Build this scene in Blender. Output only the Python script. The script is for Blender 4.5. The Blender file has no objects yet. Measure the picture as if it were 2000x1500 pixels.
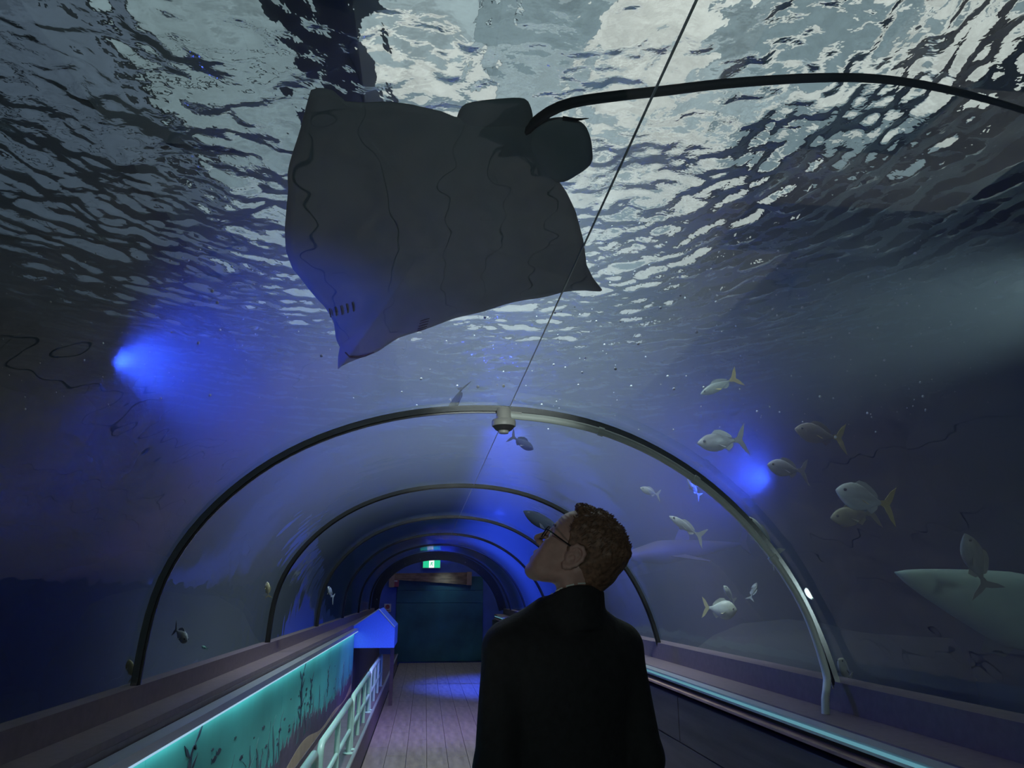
import bpy, bmesh, math, random
import numpy as np
from mathutils import Vector, Matrix

random.seed(7)
rng = np.random.default_rng(7)
SC = bpy.context.scene
COL = SC.collection

# ------------------------------------------------------------------ camera
F, VPX, VPY, CAMZ = 1444.0, 830.0, 1155.0, 1.5
TH = math.atan((VPY - 750) / F)
PS = math.atan((1000 - VPX) / F * math.cos(TH))
FW = np.array([math.sin(PS) * math.cos(TH), math.cos(PS) * math.cos(TH), math.sin(TH)])
RT = np.array([math.cos(PS), -math.sin(PS), 0.0])
UP = np.cross(RT, FW)
cam_data = bpy.data.cameras.new('camera')
cam_data.sensor_width = 36.0
cam_data.lens = 36.0 * F / 2000.0
cam_data.clip_start = 0.05
cam = bpy.data.objects.new('camera', cam_data)
COL.objects.link(cam)
cam.matrix_world = Matrix(((RT[0], UP[0], -FW[0], 0), (RT[1], UP[1], -FW[1], 0), (RT[2], UP[2], -FW[2], CAMZ), (0, 0, 0, 1)))
SC.camera = cam

# ------------------------------------------------------------------ world, exposure
world = bpy.data.worlds.new('world')
SC.world = world
world.use_nodes = True
world.node_tree.nodes['Background'].inputs[0].default_value = (0.10, 0.16, 0.24, 1)
world.node_tree.nodes['Background'].inputs[1].default_value = 0.05
SC.view_settings.view_transform = 'Standard'
SC.view_settings.look = 'None'
SC.view_settings.exposure = 0.0
SC.view_settings.gamma = 1.0
SC.view_settings.use_curve_mapping = False
SC.cycles.transparent_max_bounces = 32
SC.cycles.volume_bounces = 0
SC.cycles.max_bounces = 6
SC.cycles.diffuse_bounces = 2
SC.cycles.glossy_bounces = 3
SC.cycles.transmission_bounces = 4
SC.cycles.adaptive_threshold = 0.1
SC.cycles.sample_clamp_indirect = 3.0


def lamp(name, kind, loc, energy, color, target=None, size=0.05, angle=60, blend=0.5):
    d = bpy.data.lights.new(name, kind)
    d.energy = energy
    d.color = color
    if kind == 'AREA':
        d.shape = 'RECTANGLE'
        d.size, d.size_y = size
    else:
        d.shadow_soft_size = size
    if kind == 'SPOT':
        d.spot_size = math.radians(angle)
        d.spot_blend = blend
    o = bpy.data.objects.new(name, d)
    COL.objects.link(o)
    o.location = loc
    if target is not None:
        o.rotation_euler = (Vector(target) - Vector(loc)).to_track_quat('-Z', 'Y').to_euler()
    return o


BLUE = (0.04, 0.09, 1.0)
# unseen floodlight added over the tank to brighten the haze in the water
lamp('tank_fill_flood', 'SPOT', (0.5, 3.4, 7.0), 48000, (0.98, 1.0, 0.94), (0.45, 5.2, 3.0), 0.4, 54, 1.0)
# unseen underwater fill lamps, added to brighten the haze above the tunnel
lamp('tank_fill_light', 'SPOT', (-5.3, 7.0, 3.7), 2200, (0.86, 0.98, 1.0), (0.8, 5.6, 3.35), 0.08, 36, 1.0)
lamp('tank_fill_light', 'SPOT', (6.6, 4.6, 3.95), 1300, (0.88, 1.0, 0.92), (0.5, 6.2, 3.75), 0.08, 40, 1.0)
lamp('tank_fill_light', 'SPOT', (2.7, 1.2, 1.5), 22, (0.84, 1.0, 0.98), (2.6, 4.6, 2.0), 0.08, 95, 1.0)  # added low on the right, out of view, to brighten fish and ray
# blue underwater floodlights
lamp('blue_tank_light', 'SPOT', (-1.95, 2.1, 1.2), 130, BLUE, (-0.62, 2.75, 2.5), 0.05, 27, 0.8)
lamp('blue_tank_light', 'SPOT', (-2.5, 5.9, 3.25), 460, BLUE, (-0.9, 5.6, 3.15), 0.05, 116, 1.0)
lamp('blue_tank_light', 'SPOT', (-2.5, 5.9, 3.25), 110, BLUE, (-2.5, 5.9, 1.0), 0.05, 80, 1.0)
lamp('blue_tank_light', 'SPOT', (3.0, 6.3, 2.45), 380, BLUE, (2.7, 7.0, 2.8), 0.04, 165, 1.0)
lamp('blue_tank_light', 'SPOT', (1.1, 11.6, 5.3), 150000, BLUE, (1.45, 12.6, 1.5), 0.10, 42, 0.9)
lamp('blue_tank_light', 'POINT', (1.06, 11.0, 2.62), 10, (0.04, 0.08, 1.0), None, 0.06)
# blue and violet lamps inside the tunnel, near the far end
lamp('blue_tunnel_light', 'SPOT', (0.95, 8.0, 1.85), 130, (0.02, 0.08, 1.0), (-0.65, 10.2, 1.0), 0.05, 30, 0.8)
lamp('blue_tunnel_light', 'SPOT', (0.35, 16.7, 2.28), 26, (0.03, 0.08, 1.0), (0.35, 17.3, 2.55), 0.05, 80, 0.8)
lamp('board_light', 'SPOT', (0.4, 16.8, 1.95), 3.5, (0.55, 0.9, 1.0), (0.45, 17.3, 1.35), 0.05, 100, 0.9)
lamp('violet_tunnel_light', 'SPOT', (0.2, 8.6, 2.15), 170, (0.38, 0.25, 1.0), (0.0, 9.4, 0.0), 0.06, 90, 0.9)
# dim white fill lamp added unseen in the tunnel behind the camera
lamp('tunnel_fill', 'POINT', (0.35, -0.9, 2.05), 20, (0.85, 1.0, 0.97), None, 0.03)
lamp('tunnel_spot', 'SPOT', (0.3, -0.2, 1.88), 150, (0.9, 1.0, 0.96), (0.33, 3.03, 2.19), 0.05, 13, 1.0)
# small warm fill added out of frame by the left ledge, for the face
lamp('face_fill', 'SPOT', (-0.92, 1.5, 1.22), 3.6, (1.0, 0.90, 0.88), (0.36, 2.05, 1.62), 0.08, 50, 0.8)

# ------------------------------------------------------------------ helpers
def ray_dir(px, py):
    return FW + RT * (px - 1000) / F - UP * (py - 750) / F


CO = np.array([0, 0, CAMZ])


def at_y(px, py, Y):
    d = ray_dir(px, py)
    return CO + d * (Y / d[1])


def at_z(px, py, Z):
    d = ray_dir(px, py)
    return CO + d * ((Z - CAMZ) / d[2])


def mesh(name, verts, faces, smooth=False):
    me = bpy.data.meshes.new(name)
    me.from_pydata([tuple(map(float, v)) for v in verts], [], [tuple(map(int, f)) for f in faces])
    me.update()
    if smooth:
        me.polygons.foreach_set('use_smooth', [True] * len(me.polygons))
        if smooth is True:
            me.set_sharp_from_angle(angle=math.radians(45))
    return me


def link(name, me, mat=None, parent=None, loc=None):
    o = bpy.data.objects.new(name, me)
    COL.objects.link(o)
    if mat is not None and me is not None:
        me.materials.clear()
        for m in (mat if isinstance(mat, (list, tuple)) else [mat]):
            me.materials.append(m)
    if parent is not None:
        o.parent = parent
    if loc is not None:
        o.location = loc
    return o


def obj(name, verts, faces, mat, parent=None, smooth=False, loc=None):
    return link(name, mesh(name, verts, faces, smooth), mat, parent, loc)


def tag(o, label=None, cat=None, group=None, kind=None):
    if label:
        o['label'] = label
    if cat:
        o['category'] = cat
    if group:
        o['group'] = group
    if kind:
        o['kind'] = kind
    return o


def empty(name, loc=(0, 0, 0)):
    o = bpy.data.objects.new(name, None)
    COL.objects.link(o)
    o.location = loc
    return o


class MB:
    """collects shapes into one mesh"""

    def __init__(self):
        self.v = []
        self.f = []

    def add(self, vs, fs):
        n = len(self.v)
        self.v.extend([tuple(map(float, p)) for p in vs])
        self.f.extend([tuple(n + int(i) for i in f) for f in fs])
        return self

    def box(self, x0, x1, y0, y1, z0, z1):
        return self.add([(x0, y0, z0), (x1, y0, z0), (x1, y1, z0), (x0, y1, z0), (x0, y0, z1), (x1, y0, z1), (x1, y1, z1), (x0, y1, z1)],
                        [(3, 2, 1, 0), (4, 5, 6, 7), (0, 1, 5, 4), (1, 2, 6, 5), (2, 3, 7, 6), (3, 0, 4, 7)])

    def bevel_box(self, x0, x1, y0, y1, z0, z1, b):
        bm = bmesh.new()
        bmesh.ops.create_cube(bm, size=1)
        for v in bm.verts:
            v.co = Vector((x0 + (v.co.x + .5) * (x1 - x0), y0 + (v.co.y + .5) * (y1 - y0), z0 + (v.co.z + .5) * (z1 - z0)))
        bmesh.ops.bevel(bm, geom=bm.edges[:], offset=b, segments=2, affect='EDGES', profile=0.5)
        bm.verts.index_update()
        self.add([v.co for v in bm.verts], [[v.index for v in f.verts] for f in bm.faces])
        bm.free()
        return self

    def prism_y(self, prof, y0, y1):
        """closed polygon (x,z) extruded along y"""
        n = len(prof)
        vs = [(x, y0, z) for x, z in prof] + [(x, y1, z) for x, z in prof]
        fs = [(i, (i + 1) % n, n + (i + 1) % n, n + i) for i in range(n)]
        fs += [tuple(range(n))[::-1], tuple(range(n, 2 * n))]
        return self.add(vs, fs)

    def tube(self, pts, rads, n=10, caps=True):
        pts = [np.array(p, float) for p in pts]
        if not hasattr(rads, '__len__'):
            rads = [rads] * len(pts)
        ref = np.array([0.12, 0.31, 0.94])
        vs = []
        nrm = None
        for i, p in enumerate(pts):
            t = pts[min(i + 1, len(pts) - 1)] - pts[max(i - 1, 0)]
            t = t / (np.linalg.norm(t) + 1e-12)
            if nrm is None:
                r = ref if abs(t @ ref) < .9 else np.array([1.0, 0, 0])
                nrm = np.cross(t, r)
            else:
                nrm = nrm - t * (nrm @ t)
            nrm = nrm / np.linalg.norm(nrm)
            b = np.cross(t, nrm)
            for k in range(n):
                a = 2 * math.pi * k / n
                vs.append(p + rads[i] * (math.cos(a) * nrm + math.sin(a) * b))
        fs = []
        for i in range(len(pts) - 1):
            for k in range(n):
                fs.append((i * n + k, i * n + (k + 1) % n, (i + 1) * n + (k + 1) % n, (i + 1) * n + k))
        if caps:
            fs.append(tuple(range(n))[::-1])
            fs.append(tuple((len(pts) - 1) * n + k for k in range(n)))
        return self.add(vs, fs)

    def lathe(self, c, prof, n=24):
        """profile of (radius, z) turned about the vertical through c"""
        vs = []
        for r, z in prof:
            for k in range(n):
                a = 2 * math.pi * k / n
                vs.append((c[0] + r * math.cos(a), c[1] + r * math.sin(a), c[2] + z))
        fs = []
        for i in range(len(prof) - 1):
            for k in range(n):
                fs.append((i * n + k, i * n + (k + 1) % n, (i + 1) * n + (k + 1) % n, (i + 1) * n + k))
        fs.append(tuple(range(n))[::-1])
        fs.append(tuple((len(prof) - 1) * n + k for k in range(n)))
        return self.add(vs, fs)

    def sphere(self, c, r, nu=8, nv=6):
        r = np.array([r, r, r] if not hasattr(r, '__len__') else r, float)
        vs = [np.array(c) + r * (0, 0, 1)]
        for j in range(1, nv):
            t = math.pi * j / nv
            for k in range(nu):
                a = 2 * math.pi * k / nu
                vs.append(np.array(c) + r * (math.sin(t) * math.cos(a), math.sin(t) * math.sin(a), math.cos(t)))
        vs.append(np.array(c) - r * (0, 0, 1))
        fs = [(0, 1 + k, 1 + (k + 1) % nu) for k in range(nu)]
        for j in range(nv - 2):
            for k in range(nu):
                a, b = 1 + j * nu + k, 1 + j * nu + (k + 1) % nu
                fs.append((a, a + nu, b + nu, b))
        e = len(vs) - 1
        o = 1 + (nv - 2) * nu
        fs += [(e, o + (k + 1) % nu, o + k) for k in range(nu)]
        return self.add(vs, fs)

    def build(self, name, mat, parent=None, smooth=False, loc=None):
        return obj(name, self.v, self.f, mat, parent, smooth, loc)


_PERM = rng.permutation(512)
_GR = rng.uniform(0, 2 * math.pi, 512)


def perlin(x, y):
    xi, yi = np.floor(x).astype(int), np.floor(y).astype(int)
    xf, yf = x - xi, y - yi
    u, v = xf ** 3 * (xf * (xf * 6 - 15) + 10), yf ** 3 * (yf * (yf * 6 - 15) + 10)

    def g(ix, iy, dx, dy):
        a = _GR[(_PERM[ix & 511] + iy * 37) & 511]
        return np.cos(a) * dx + np.sin(a) * dy
    n00, n10 = g(xi, yi, xf, yf), g(xi + 1, yi, xf - 1, yf)
    n01, n11 = g(xi, yi + 1, xf, yf - 1), g(xi + 1, yi + 1, xf - 1, yf - 1)
    return (n00 * (1 - u) + n10 * u) * (1 - v) + (n01 * (1 - u) + n11 * u) * v


# ------------------------------------------------------------------ materials
def new_mat(name):
    m = bpy.data.materials.new(name)
    m.use_nodes = True
    nt = m.node_tree
    b = nt.nodes['Principled BSDF']
    return m, nt, b


def mat(name, color, rough=0.6, metal=0.0, noise=0.0, scale=8.0, bump=0.0, spec=0.5, stretch=(1, 1, 1), coat=0.0):
    m, nt, b = new_mat(name)
    b.inputs['Roughness'].default_value = rough
    b.inputs['Metallic'].default_value = metal
    b.inputs['Specular IOR Level'].default_value = spec
    b.inputs['Coat Weight'].default_value = coat
    c = np.array(color)
    if noise or bump:
        tc = nt.nodes.new('ShaderNodeTexCoord')
        mp = nt.nodes.new('ShaderNodeMapping')
        mp.inputs['Scale'].default_value = stretch
        nz = nt.nodes.new('ShaderNodeTexNoise')
        nz.inputs['Scale'].default_value = scale
        nz.inputs['Detail'].default_value = 6
        nt.links.new(tc.outputs['Object'], mp.inputs[0])
        nt.links.new(mp.outputs[0], nz.inputs['Vector'])
        cr = nt.nodes.new('ShaderNodeValToRGB')
        cr.color_ramp.elements[0].position = .3
        cr.color_ramp.elements[1].position = .7
        cr.color_ramp.elements[0].color = (*np.clip(c * (1 - noise), 0, 1), 1)
        cr.color_ramp.elements[1].color = (*np.clip(c * (1 + noise), 0, 1), 1)
        nt.links.new(nz.outputs['Fac'], cr.inputs[0])
        nt.links.new(cr.outputs[0], b.inputs['Base Color'])
        if bump:
            bp = nt.nodes.new('ShaderNodeBump')
            bp.inputs['Strength'].default_value = bump
            bp.inputs['Distance'].default_value = 0.02
            nt.links.new(nz.outputs['Fac'], bp.inputs['Height'])
            nt.links.new(bp.outputs[0], b.inputs['Normal'])
    else:
        b.inputs['Base Color'].default_value = (*c, 1)
    return m


def emit(name, color, strength, sample=True):
    m = bpy.data.materials.new(name)
    if not sample:
        m.cycles.emission_sampling = 'NONE'
    m.use_nodes = True
    nt = m.node_tree
    nt.nodes.clear()
    e = nt.nodes.new('ShaderNodeEmission')
    e.inputs[0].default_value = (*color, 1)
    e.inputs[1].default_value = strength
    o = nt.nodes.new('ShaderNodeOutputMaterial')
    nt.links.new(e.outputs[0], o.inputs[0])
    return m


def pane_mat():
    m = bpy.data.materials.new('acrylic')
    m.use_nodes = True
    nt = m.node_tree
    nt.nodes.clear()
    N, L = nt.nodes.new, nt.links.new
    out = N('ShaderNodeOutputMaterial')
    tr = N('ShaderNodeBsdfTransparent')
    tr.inputs[0].default_value = (0.97, 0.985, 0.985, 1)
    gl = N('ShaderNodeBsdfGlossy')
    gl.inputs['Roughness'].default_value = 0.0
    gl.inputs[0].default_value = (1, 1, 1, 1)
    tc = N('ShaderNodeTexCoord')
    nz = N('ShaderNodeTexNoise')
    nz.inputs['Scale'].default_value = 3.0
    nz.inputs['Detail'].default_value = 2
    bp = N('ShaderNodeBump')
    bp.inputs['Strength'].default_value = 0.10
    bp.inputs['Distance'].default_value = 0.05
    L(tc.outputs['Object'], nz.inputs['Vector'])
    L(nz.outputs['Fac'], bp.inputs['Height'])
    L(bp.outputs[0], gl.inputs['Normal'])
    lw = N('ShaderNodeLayerWeight')
    lw.inputs[0].default_value = 0.5
    pw_ = N('ShaderNodeMath')
    pw_.operation = 'POWER'
    pw_.inputs[1].default_value = 4.0
    ml = N('ShaderNodeMath')
    ml.operation = 'MULTIPLY_ADD'
    ml.inputs[1].default_value = 0.30
    ml.inputs[2].default_value = 0.035
    L(lw.outputs['Facing'], pw_.inputs[0])
    L(pw_.outputs[0], ml.inputs[0])
    mx = N('ShaderNodeMixShader')
    L(ml.outputs[0], mx.inputs[0])
    L(tr.outputs[0], mx.inputs[1])
    L(gl.outputs[0], mx.inputs[2])
    L(mx.outputs[0], out.inputs[0])
    return m


def water_surface_mat():
    m = bpy.data.materials.new('water_surface')
    m.use_nodes = True
    nt = m.node_tree
    nt.nodes.clear()
    N, L = nt.nodes.new, nt.links.new
    out = N('ShaderNodeOutputMaterial')
    tc = N('ShaderNodeTexCoord')
    nz = N('ShaderNodeTexNoise')
    nz.inputs['Scale'].default_value = 8.0
    nz.inputs['Detail'].default_value = 3
    bp = N('ShaderNodeBump')
    bp.inputs['Strength'].default_value = 0.5
    bp.inputs['Distance'].default_value = 0.03
    L(tc.outputs['Object'], nz.inputs['Vector'])
    L(nz.outputs['Fac'], bp.inputs['Height'])
    g = N('ShaderNodeBsdfGlass')
    g.inputs['IOR'].default_value = 1.12
    g.inputs['Roughness'].default_value = 0.0
    g.inputs[0].default_value = (0.93, 1.0, 1.0, 1)
    L(bp.outputs[0], g.inputs['Normal'])
    t = N('ShaderNodeBsdfTransparent')
    t.inputs[0].default_value = (0.9, 0.97, 1, 1)
    mx = N('ShaderNodeMixShader')
    mx.inputs[0].default_value = 0.06
    L(g.outputs[0], mx.inputs[1])
    L(t.outputs[0], mx.inputs[2])
    L(mx.outputs[0], out.inputs[0])
    return m


def water_volume_mat():
    m = bpy.data.materials.new('murky_water')
    m.cycles.volume_sampling = 'DISTANCE'
    m.use_nodes = True
    nt = m.node_tree
    nt.nodes.clear()
    N, L = nt.nodes.new, nt.links.new
    out = N('ShaderNodeOutputMaterial')
    s = N('ShaderNodeVolumeScatter')
    s.inputs['Color'].default_value = (0.82, 0.93, 1.0, 1)
    s.inputs['Density'].default_value = 0.18
    s.inputs['Anisotropy'].default_value = 0.2
    a = N('ShaderNodeVolumeAbsorption')
    a.inputs['Color'].default_value = (0.42, 0.72, 0.88, 1)
    a.inputs['Density'].default_value = 0.16
    ad = N('ShaderNodeAddShader')
    L(s.outputs[0], ad.inputs[0])
    L(a.outputs[0], ad.inputs[1])
    L(ad.outputs[0], out.inputs['Volume'])
    return m


M = dict(
    acrylic=pane_mat(), wsurf=water_surface_mat(), wvol=water_volume_mat(),
    rib=mat('rib_rubber', (0.012, 0.013, 0.015), 0.35),
    rib_metal=mat('rib_metal', (0.35, 0.37, 0.38), 0.25, 0.9),
    conduit=mat('conduit_plastic', (0.62, 0.70, 0.66), 0.45),
    ivory=mat('ivory_plastic', (0.46, 0.47, 0.44), 0.45),
    lens_dark=mat('detector_dark', (0.05, 0.05, 0.055), 0.4),
    ledge=mat('ledge_laminate', (0.125, 0.092, 0.108), 0.5, noise=.12, scale=30),
    ledge_dark=mat('ledge_dark', (0.09, 0.07, 0.085), 0.5, noise=.15, scale=20),
    alu=mat('aluminium', (0.55, 0.6, 0.62), 0.35, 0.8),
    rail=mat('rail_paint', (0.33, 0.52, 0.48), 0.35, coat=.3),
    plank=mat('floor_plank', (0.23, 0.19, 0.18), 0.32, noise=.3, scale=3, bump=.15, stretch=(6, 1, 1)),
    gap=mat('floor_gap', (0.02, 0.018, 0.018), 0.9),
    mural=mat('mural_teal', (0.07, 0.42, 0.40), 0.5, noise=.25, scale=1.6),
    mural_print=mat('mural_print', (0.012, 0.03, 0.06), 0.5),
    mural_mid=mat('mural_print_mid', (0.05, 0.12, 0.15), 0.5),
    mural_purple=mat('mural_seabed', (0.09, 0.07, 0.12), 0.5, noise=.3, scale=5),
    mural_sand=mat('mural_sand', (0.42, 0.33, 0.22), 0.5, noise=.15, scale=9),
    wood=mat('dark_wood', (0.045, 0.036, 0.034), 0.55, noise=.45, scale=4, bump=.3, stretch=(1, .3, 4)),
    bulk=mat('bulkhead_blue_lit', (0.07, 0.20, 0.75), 0.6, noise=.08, scale=60),  # blue of the lamp light is put into the base colour
    endwall=mat('end_wall_blue_lit', (0.07, 0.12, 0.45), 0.6, noise=.1, scale=4),  # deep blue lighting carried in the wall's colour
    endboard=mat('end_board', (0.02, 0.09, 0.11), 0.4, noise=.45, scale=1.7),
    beam=mat('beam_wood', (0.22, 0.13, 0.08), 0.6, noise=.45, scale=5, bump=.3, stretch=(1, 1, 6)),
    beam_frame=mat('beam_frame', (0.30, 0.19, 0.15), 0.6, noise=.2, scale=9),
    rock=mat('rock', (0.035, 0.037, 0.04), 0.9, noise=.5, scale=1.2, bump=.6),
    sand=mat('sand', (0.04, 0.045, 0.043), 0.95, noise=.3, scale=3),
    roof=mat('roof_dark', (0.05, 0.055, 0.06), 0.9),
    sign_red=mat('sign_red', (0.30, 0.05, 0.06), 0.5),
    sign_white=mat('sign_white', (0.55, 0.5, 0.5), 0.5),
    plinth=mat('plinth', (0.10, 0.07, 0.10), 0.5, noise=.2, scale=10),
)
# ------------------------------------------------------------------ tunnel profile (x, z) of the acrylic's inner face
PROF = [(-1.055, 1.08), (-1.046, 1.233), (-1.029, 1.462), (-.964, 1.644), (-.875, 1.779), (-.769, 1.896), (-.638, 2.002), (-.501, 2.084),
        (-.298, 2.166), (-.087, 2.22), (.129, 2.245), (.316, 2.250), (.528, 2.232), (.752, 2.183), (.976, 2.089), (1.196, 1.948),
        (1.345, 1.807), (1.488, 1.626), (1.582, 1.448), (1.642, 1.285), (1.674, 1.176), (1.69, 1.08)]


def resample(P, n):
    P = np.array(P, float)
    # Catmull-Rom then even spacing
    Q = []
    for i in range(len(P) - 1):
        p0, p1, p2, p3 = P[max(i - 1, 0)], P[i], P[i + 1], P[min(i + 2, len(P) - 1)]
        for t in np.linspace(0, 1, 12, endpoint=False):
            Q.append(.5 * (2 * p1 + (p2 - p0) * t + (2 * p0 - 5 * p1 + 4 * p2 - p3) * t * t + (3 * p1 - p0 - 3 * p2 + p3) * t ** 3))
    Q.append(P[-1])
    Q = np.array(Q)
    s = np.r_[0, np.cumsum(np.linalg.norm(np.diff(Q, axis=0), axis=1))]
    u = np.linspace(0, s[-1], n)
    return np.stack([np.interp(u, s, Q[:, k]) for k in range(Q.shape[1])], 1)


ARC = resample(PROF, 61)
_k = np.ones(5) / 5
for c_ in (0, 1):   # light smoothing
    e_ = np.r_[[ARC[0, c_]] * 2, ARC[:, c_], [ARC[-1, c_]] * 2]
    ARC[:, c_] = np.convolve(e_, _k, 'valid')
_t = np.gradient(ARC, axis=0)
NRM = np.stack([-_t[:, 1], _t[:, 0]], 1)
NRM /= np.linalg.norm(NRM, axis=1)[:, None]      # outward


def arc_shell(y0, y1, o0, o1, i0=0, i1=None):
    """curved slab following the arch between offsets o0 and o1"""
    A = ARC[i0:i1]
    Nn = NRM[i0:i1]
    n = len(A)
    vs, fs = [], []
    for y in (y0, y1):
        for o in (o0, o1):
            for k in range(n):
                p = A[k] + Nn[k] * o
                vs.append((p[0], y, p[1]))
    a, b, c, d = 0, n, 2 * n, 3 * n
    for k in range(n - 1):
        fs.append((a + k, a + k + 1, c + k + 1, c + k))
        fs.append((b + k + 1, b + k, d + k, d + k + 1))
        fs.append((a + k + 1, a + k, b + k, b + k + 1))
        fs.append((c + k, c + k + 1, d + k + 1, d + k))
    fs.append((a, c, d, b))
    fs.append((a + n - 1, b + n - 1, d + n - 1, c + n - 1))
    return vs, fs


SEAMS = [-1.72, 3.08, 5.48, 7.88, 10.28, 12.68, 15.08, 16.5]
iseam = int(np.argmin(np.abs(ARC[:, 0] - 0.345) + (ARC[:, 1] < 2) * 9))
_m = bpy.data.materials.new('acrylic_wet_face')
_m.use_nodes = True
_m.node_tree.nodes.clear()
_t1 = _m.node_tree.nodes.new('ShaderNodeBsdfTransparent')
_t1.inputs[0].default_value = (0.98, 0.99, 0.99, 1)
_t2 = _m.node_tree.nodes.new('ShaderNodeOutputMaterial')
_m.node_tree.links.new(_t1.outputs[0], _t2.inputs[0])
M['wet_face'] = _m
M['seam'] = mat('seam_resin', (0.55, 0.6, 0.58), 0.3)
for n_, (a, b) in enumerate(zip(SEAMS[:-1], SEAMS[1:])):
    v, f = arc_shell(a + .006, b - .006, 0.012, 0.05)
    o = obj('window_%d' % (n_ + 1), v, f, [M['acrylic'], M['wet_face']], smooth=True)
    for p_ in o.data.polygons:       # the face against the water hardly reflects
        p_.material_index = 1 if all(i % (2 * len(ARC)) >= len(ARC) for i in p_.vertices) else 0
    tag(o, 'clear curved acrylic pane, bay %d of the tunnel counted from behind the camera' % (n_ + 1), None, None, 'structure')
    if b < 12:
        p = ARC[iseam] + NRM[iseam] * .009
        MB().box(p[0] - .0014, p[0] + .0014, a + .02, b - .02, p[1] - .001, p[1] + .003).build('glued_seam', M['seam'], o)

# water: closed body around the tunnel and the wavy surface
WX0, WX1, WY0, WY1, WZ = -6.4, 8.0, -2.2, 19.5, 4.2
hole = [(-1.13, -.1), (-1.125, .5)] + [tuple(ARC[k] + NRM[k] * .056) for k in range(len(ARC))] + [(1.76, .5), (1.765, -.1)]
nh = len(hole)
per = []
Lp = [(WX0, -.1), (WX0, WZ - .1), (WX1, WZ - .1), (WX1, -.1)]
# corners must be hit exactly: split the hole path in three runs
runs = (14, nh - 28, 14)
for (p, q), cnt in zip(zip(Lp[:-1], Lp[1:]), runs):
    for k in range(cnt):
        t = k / (cnt if cnt != runs[2] else cnt - 1)
        per.append((p[0] + (q[0] - p[0]) * t, p[1] + (q[1] - p[1]) * t))
vs, fs = [], []
for y in (WY0, WY1):
    vs += [(x, y, z) for x, z in per] + [(x, y, z) for x, z in hole]
n2 = 2 * nh
for k in range(nh - 1):
    fs.append((k, k + 1, n2 + k + 1, n2 + k))
    fs.append((nh + k + 1, nh + k, n2 + nh + k, n2 + nh + k + 1))
    fs.append((k + 1, k, nh + k, nh + k + 1))
    fs.append((n2 + k, n2 + k + 1, n2 + nh + k + 1, n2 + nh + k))
fs.append((0, n2, n2 + nh, nh))
fs.append((nh - 1, 2 * nh - 1, n2 + 2 * nh - 1, n2 + nh - 1))
wb = obj('tank_water', vs, fs, M['wvol'])
bm = bmesh.new()
bm.from_mesh(wb.data)
bmesh.ops.recalc_face_normals(bm, faces=bm.faces[:])
bm.to_mesh(wb.data)
bm.free()
tag(wb, 'murky blue green water filling the tank around the tunnel', 'water', None, 'stuff')

gx = np.r_[np.arange(WX0, -4, .07), np.arange(-4, 4.5, .025), np.arange(4.5, WX1 + .07, .07)]
gy = np.r_[np.arange(WY0, 1.6, .08), np.arange(1.6, 8, .025), np.arange(8, WY1 + .06, .05)]
X, Y = np.meshgrid(gx, gy)
RCX, RCY = -0.3, 3.6
R = np.hypot(X - RCX, Y - RCY)
A_ = np.arctan2(X - RCX, Y - RCY)
wr = 0.25 * perlin(X * .8 + 3, Y * .8)
rad = perlin((R + wr) * 4.2, A_ * 4.0 + 20) * .40 + perlin((R + wr) * 8.5 + 31, A_ * 10.0 + 50) * .36 + perlin((R + wr) * 16 + 11, A_ * 20.0 + 90) * .22
iso = perlin(X * 1.9 + 8, Y * 1.9 + 3) * .75 + perlin(X * 4.6, Y * 4.6 + 9) * .42 + perlin(X * 11 + 5, Y * 11) * .22
side = 1 / (1 + np.exp(-(R - 2.1) * 3))
Zw = (0.105 * rad * side + 0.078 * iso * (1 - .45 * side))
vv = np.stack([X.ravel(), Y.ravel(), WZ + Zw.ravel()], 1)
ny, nx = X.shape
idx = np.arange(nx * ny).reshape(ny, nx)
q = np.stack([idx[:-1, :-1].ravel(), idx[:-1, 1:].ravel(), idx[1:, 1:].ravel(), idx[1:, :-1].ravel()], 1)
me = bpy.data.meshes.new('water_surface')
me.vertices.add(len(vv))
me.vertices.foreach_set('co', vv.ravel())
me.loops.add(q.size)
me.loops.foreach_set('vertex_index', q.ravel())
me.polygons.add(len(q))
me.polygons.foreach_set('loop_start', np.arange(0, q.size, 4))
me.update(calc_edges=True)
me.polygons.foreach_set('use_smooth', [True] * len(q))
ws = link('water_surface', me, M['wsurf'])
tag(ws, 'rippled water surface seen from below, bright under the skylight', 'water', None, 'stuff')

# ------------------------------------------------------------------ hall above the tank: dark roof with skylight panels
def roof_slab(name, x0, x1, y0, y1, label):
    o = MB().box(x0, x1, y0, y1, 7.3, 7.5).build(name, M['roof'])
    tag(o, label, None, None, 'structure')


roof_slab('ceiling', -30, 30, -10, 44, 'dark hall roof above the tank')
SKY = [emit('skylight_%d' % k, c, e, False) for k, (c, e) in enumerate([
    ((0.70, 0.85, 0.88), 0.58), ((0.80, 0.90, 0.90), 0.86), ((1.0, 0.94, 0.84), 1.28), ((0.62, 0.76, 1.0), 0.25)])]
for m in SKY:          # panel brightness mottled by noise
    nt = m.node_tree
    e = nt.nodes['Emission']
    tc, n1, rp = nt.nodes.new('ShaderNodeTexCoord'), nt.nodes.new('ShaderNodeTexNoise'), nt.nodes.new('ShaderNodeMapRange')
    n1.inputs['Scale'].default_value = 1.1
    n1.inputs['Detail'].default_value = 5
    n1.inputs['Roughness'].default_value = .65
    rp.inputs[1].default_value, rp.inputs[2].default_value = .35, .65
    rp.inputs[3].default_value, rp.inputs[4].default_value = e.inputs[1].default_value * .68, e.inputs[1].default_value * 1.12
    nt.links.new(tc.outputs['Object'], n1.inputs['Vector'])
    nt.links.new(n1.outputs['Fac'], rp.inputs[0])
    nt.links.new(rp.outputs[0], e.inputs[1])
sky = empty('window_20', (0, 0, 7.25))
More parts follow.
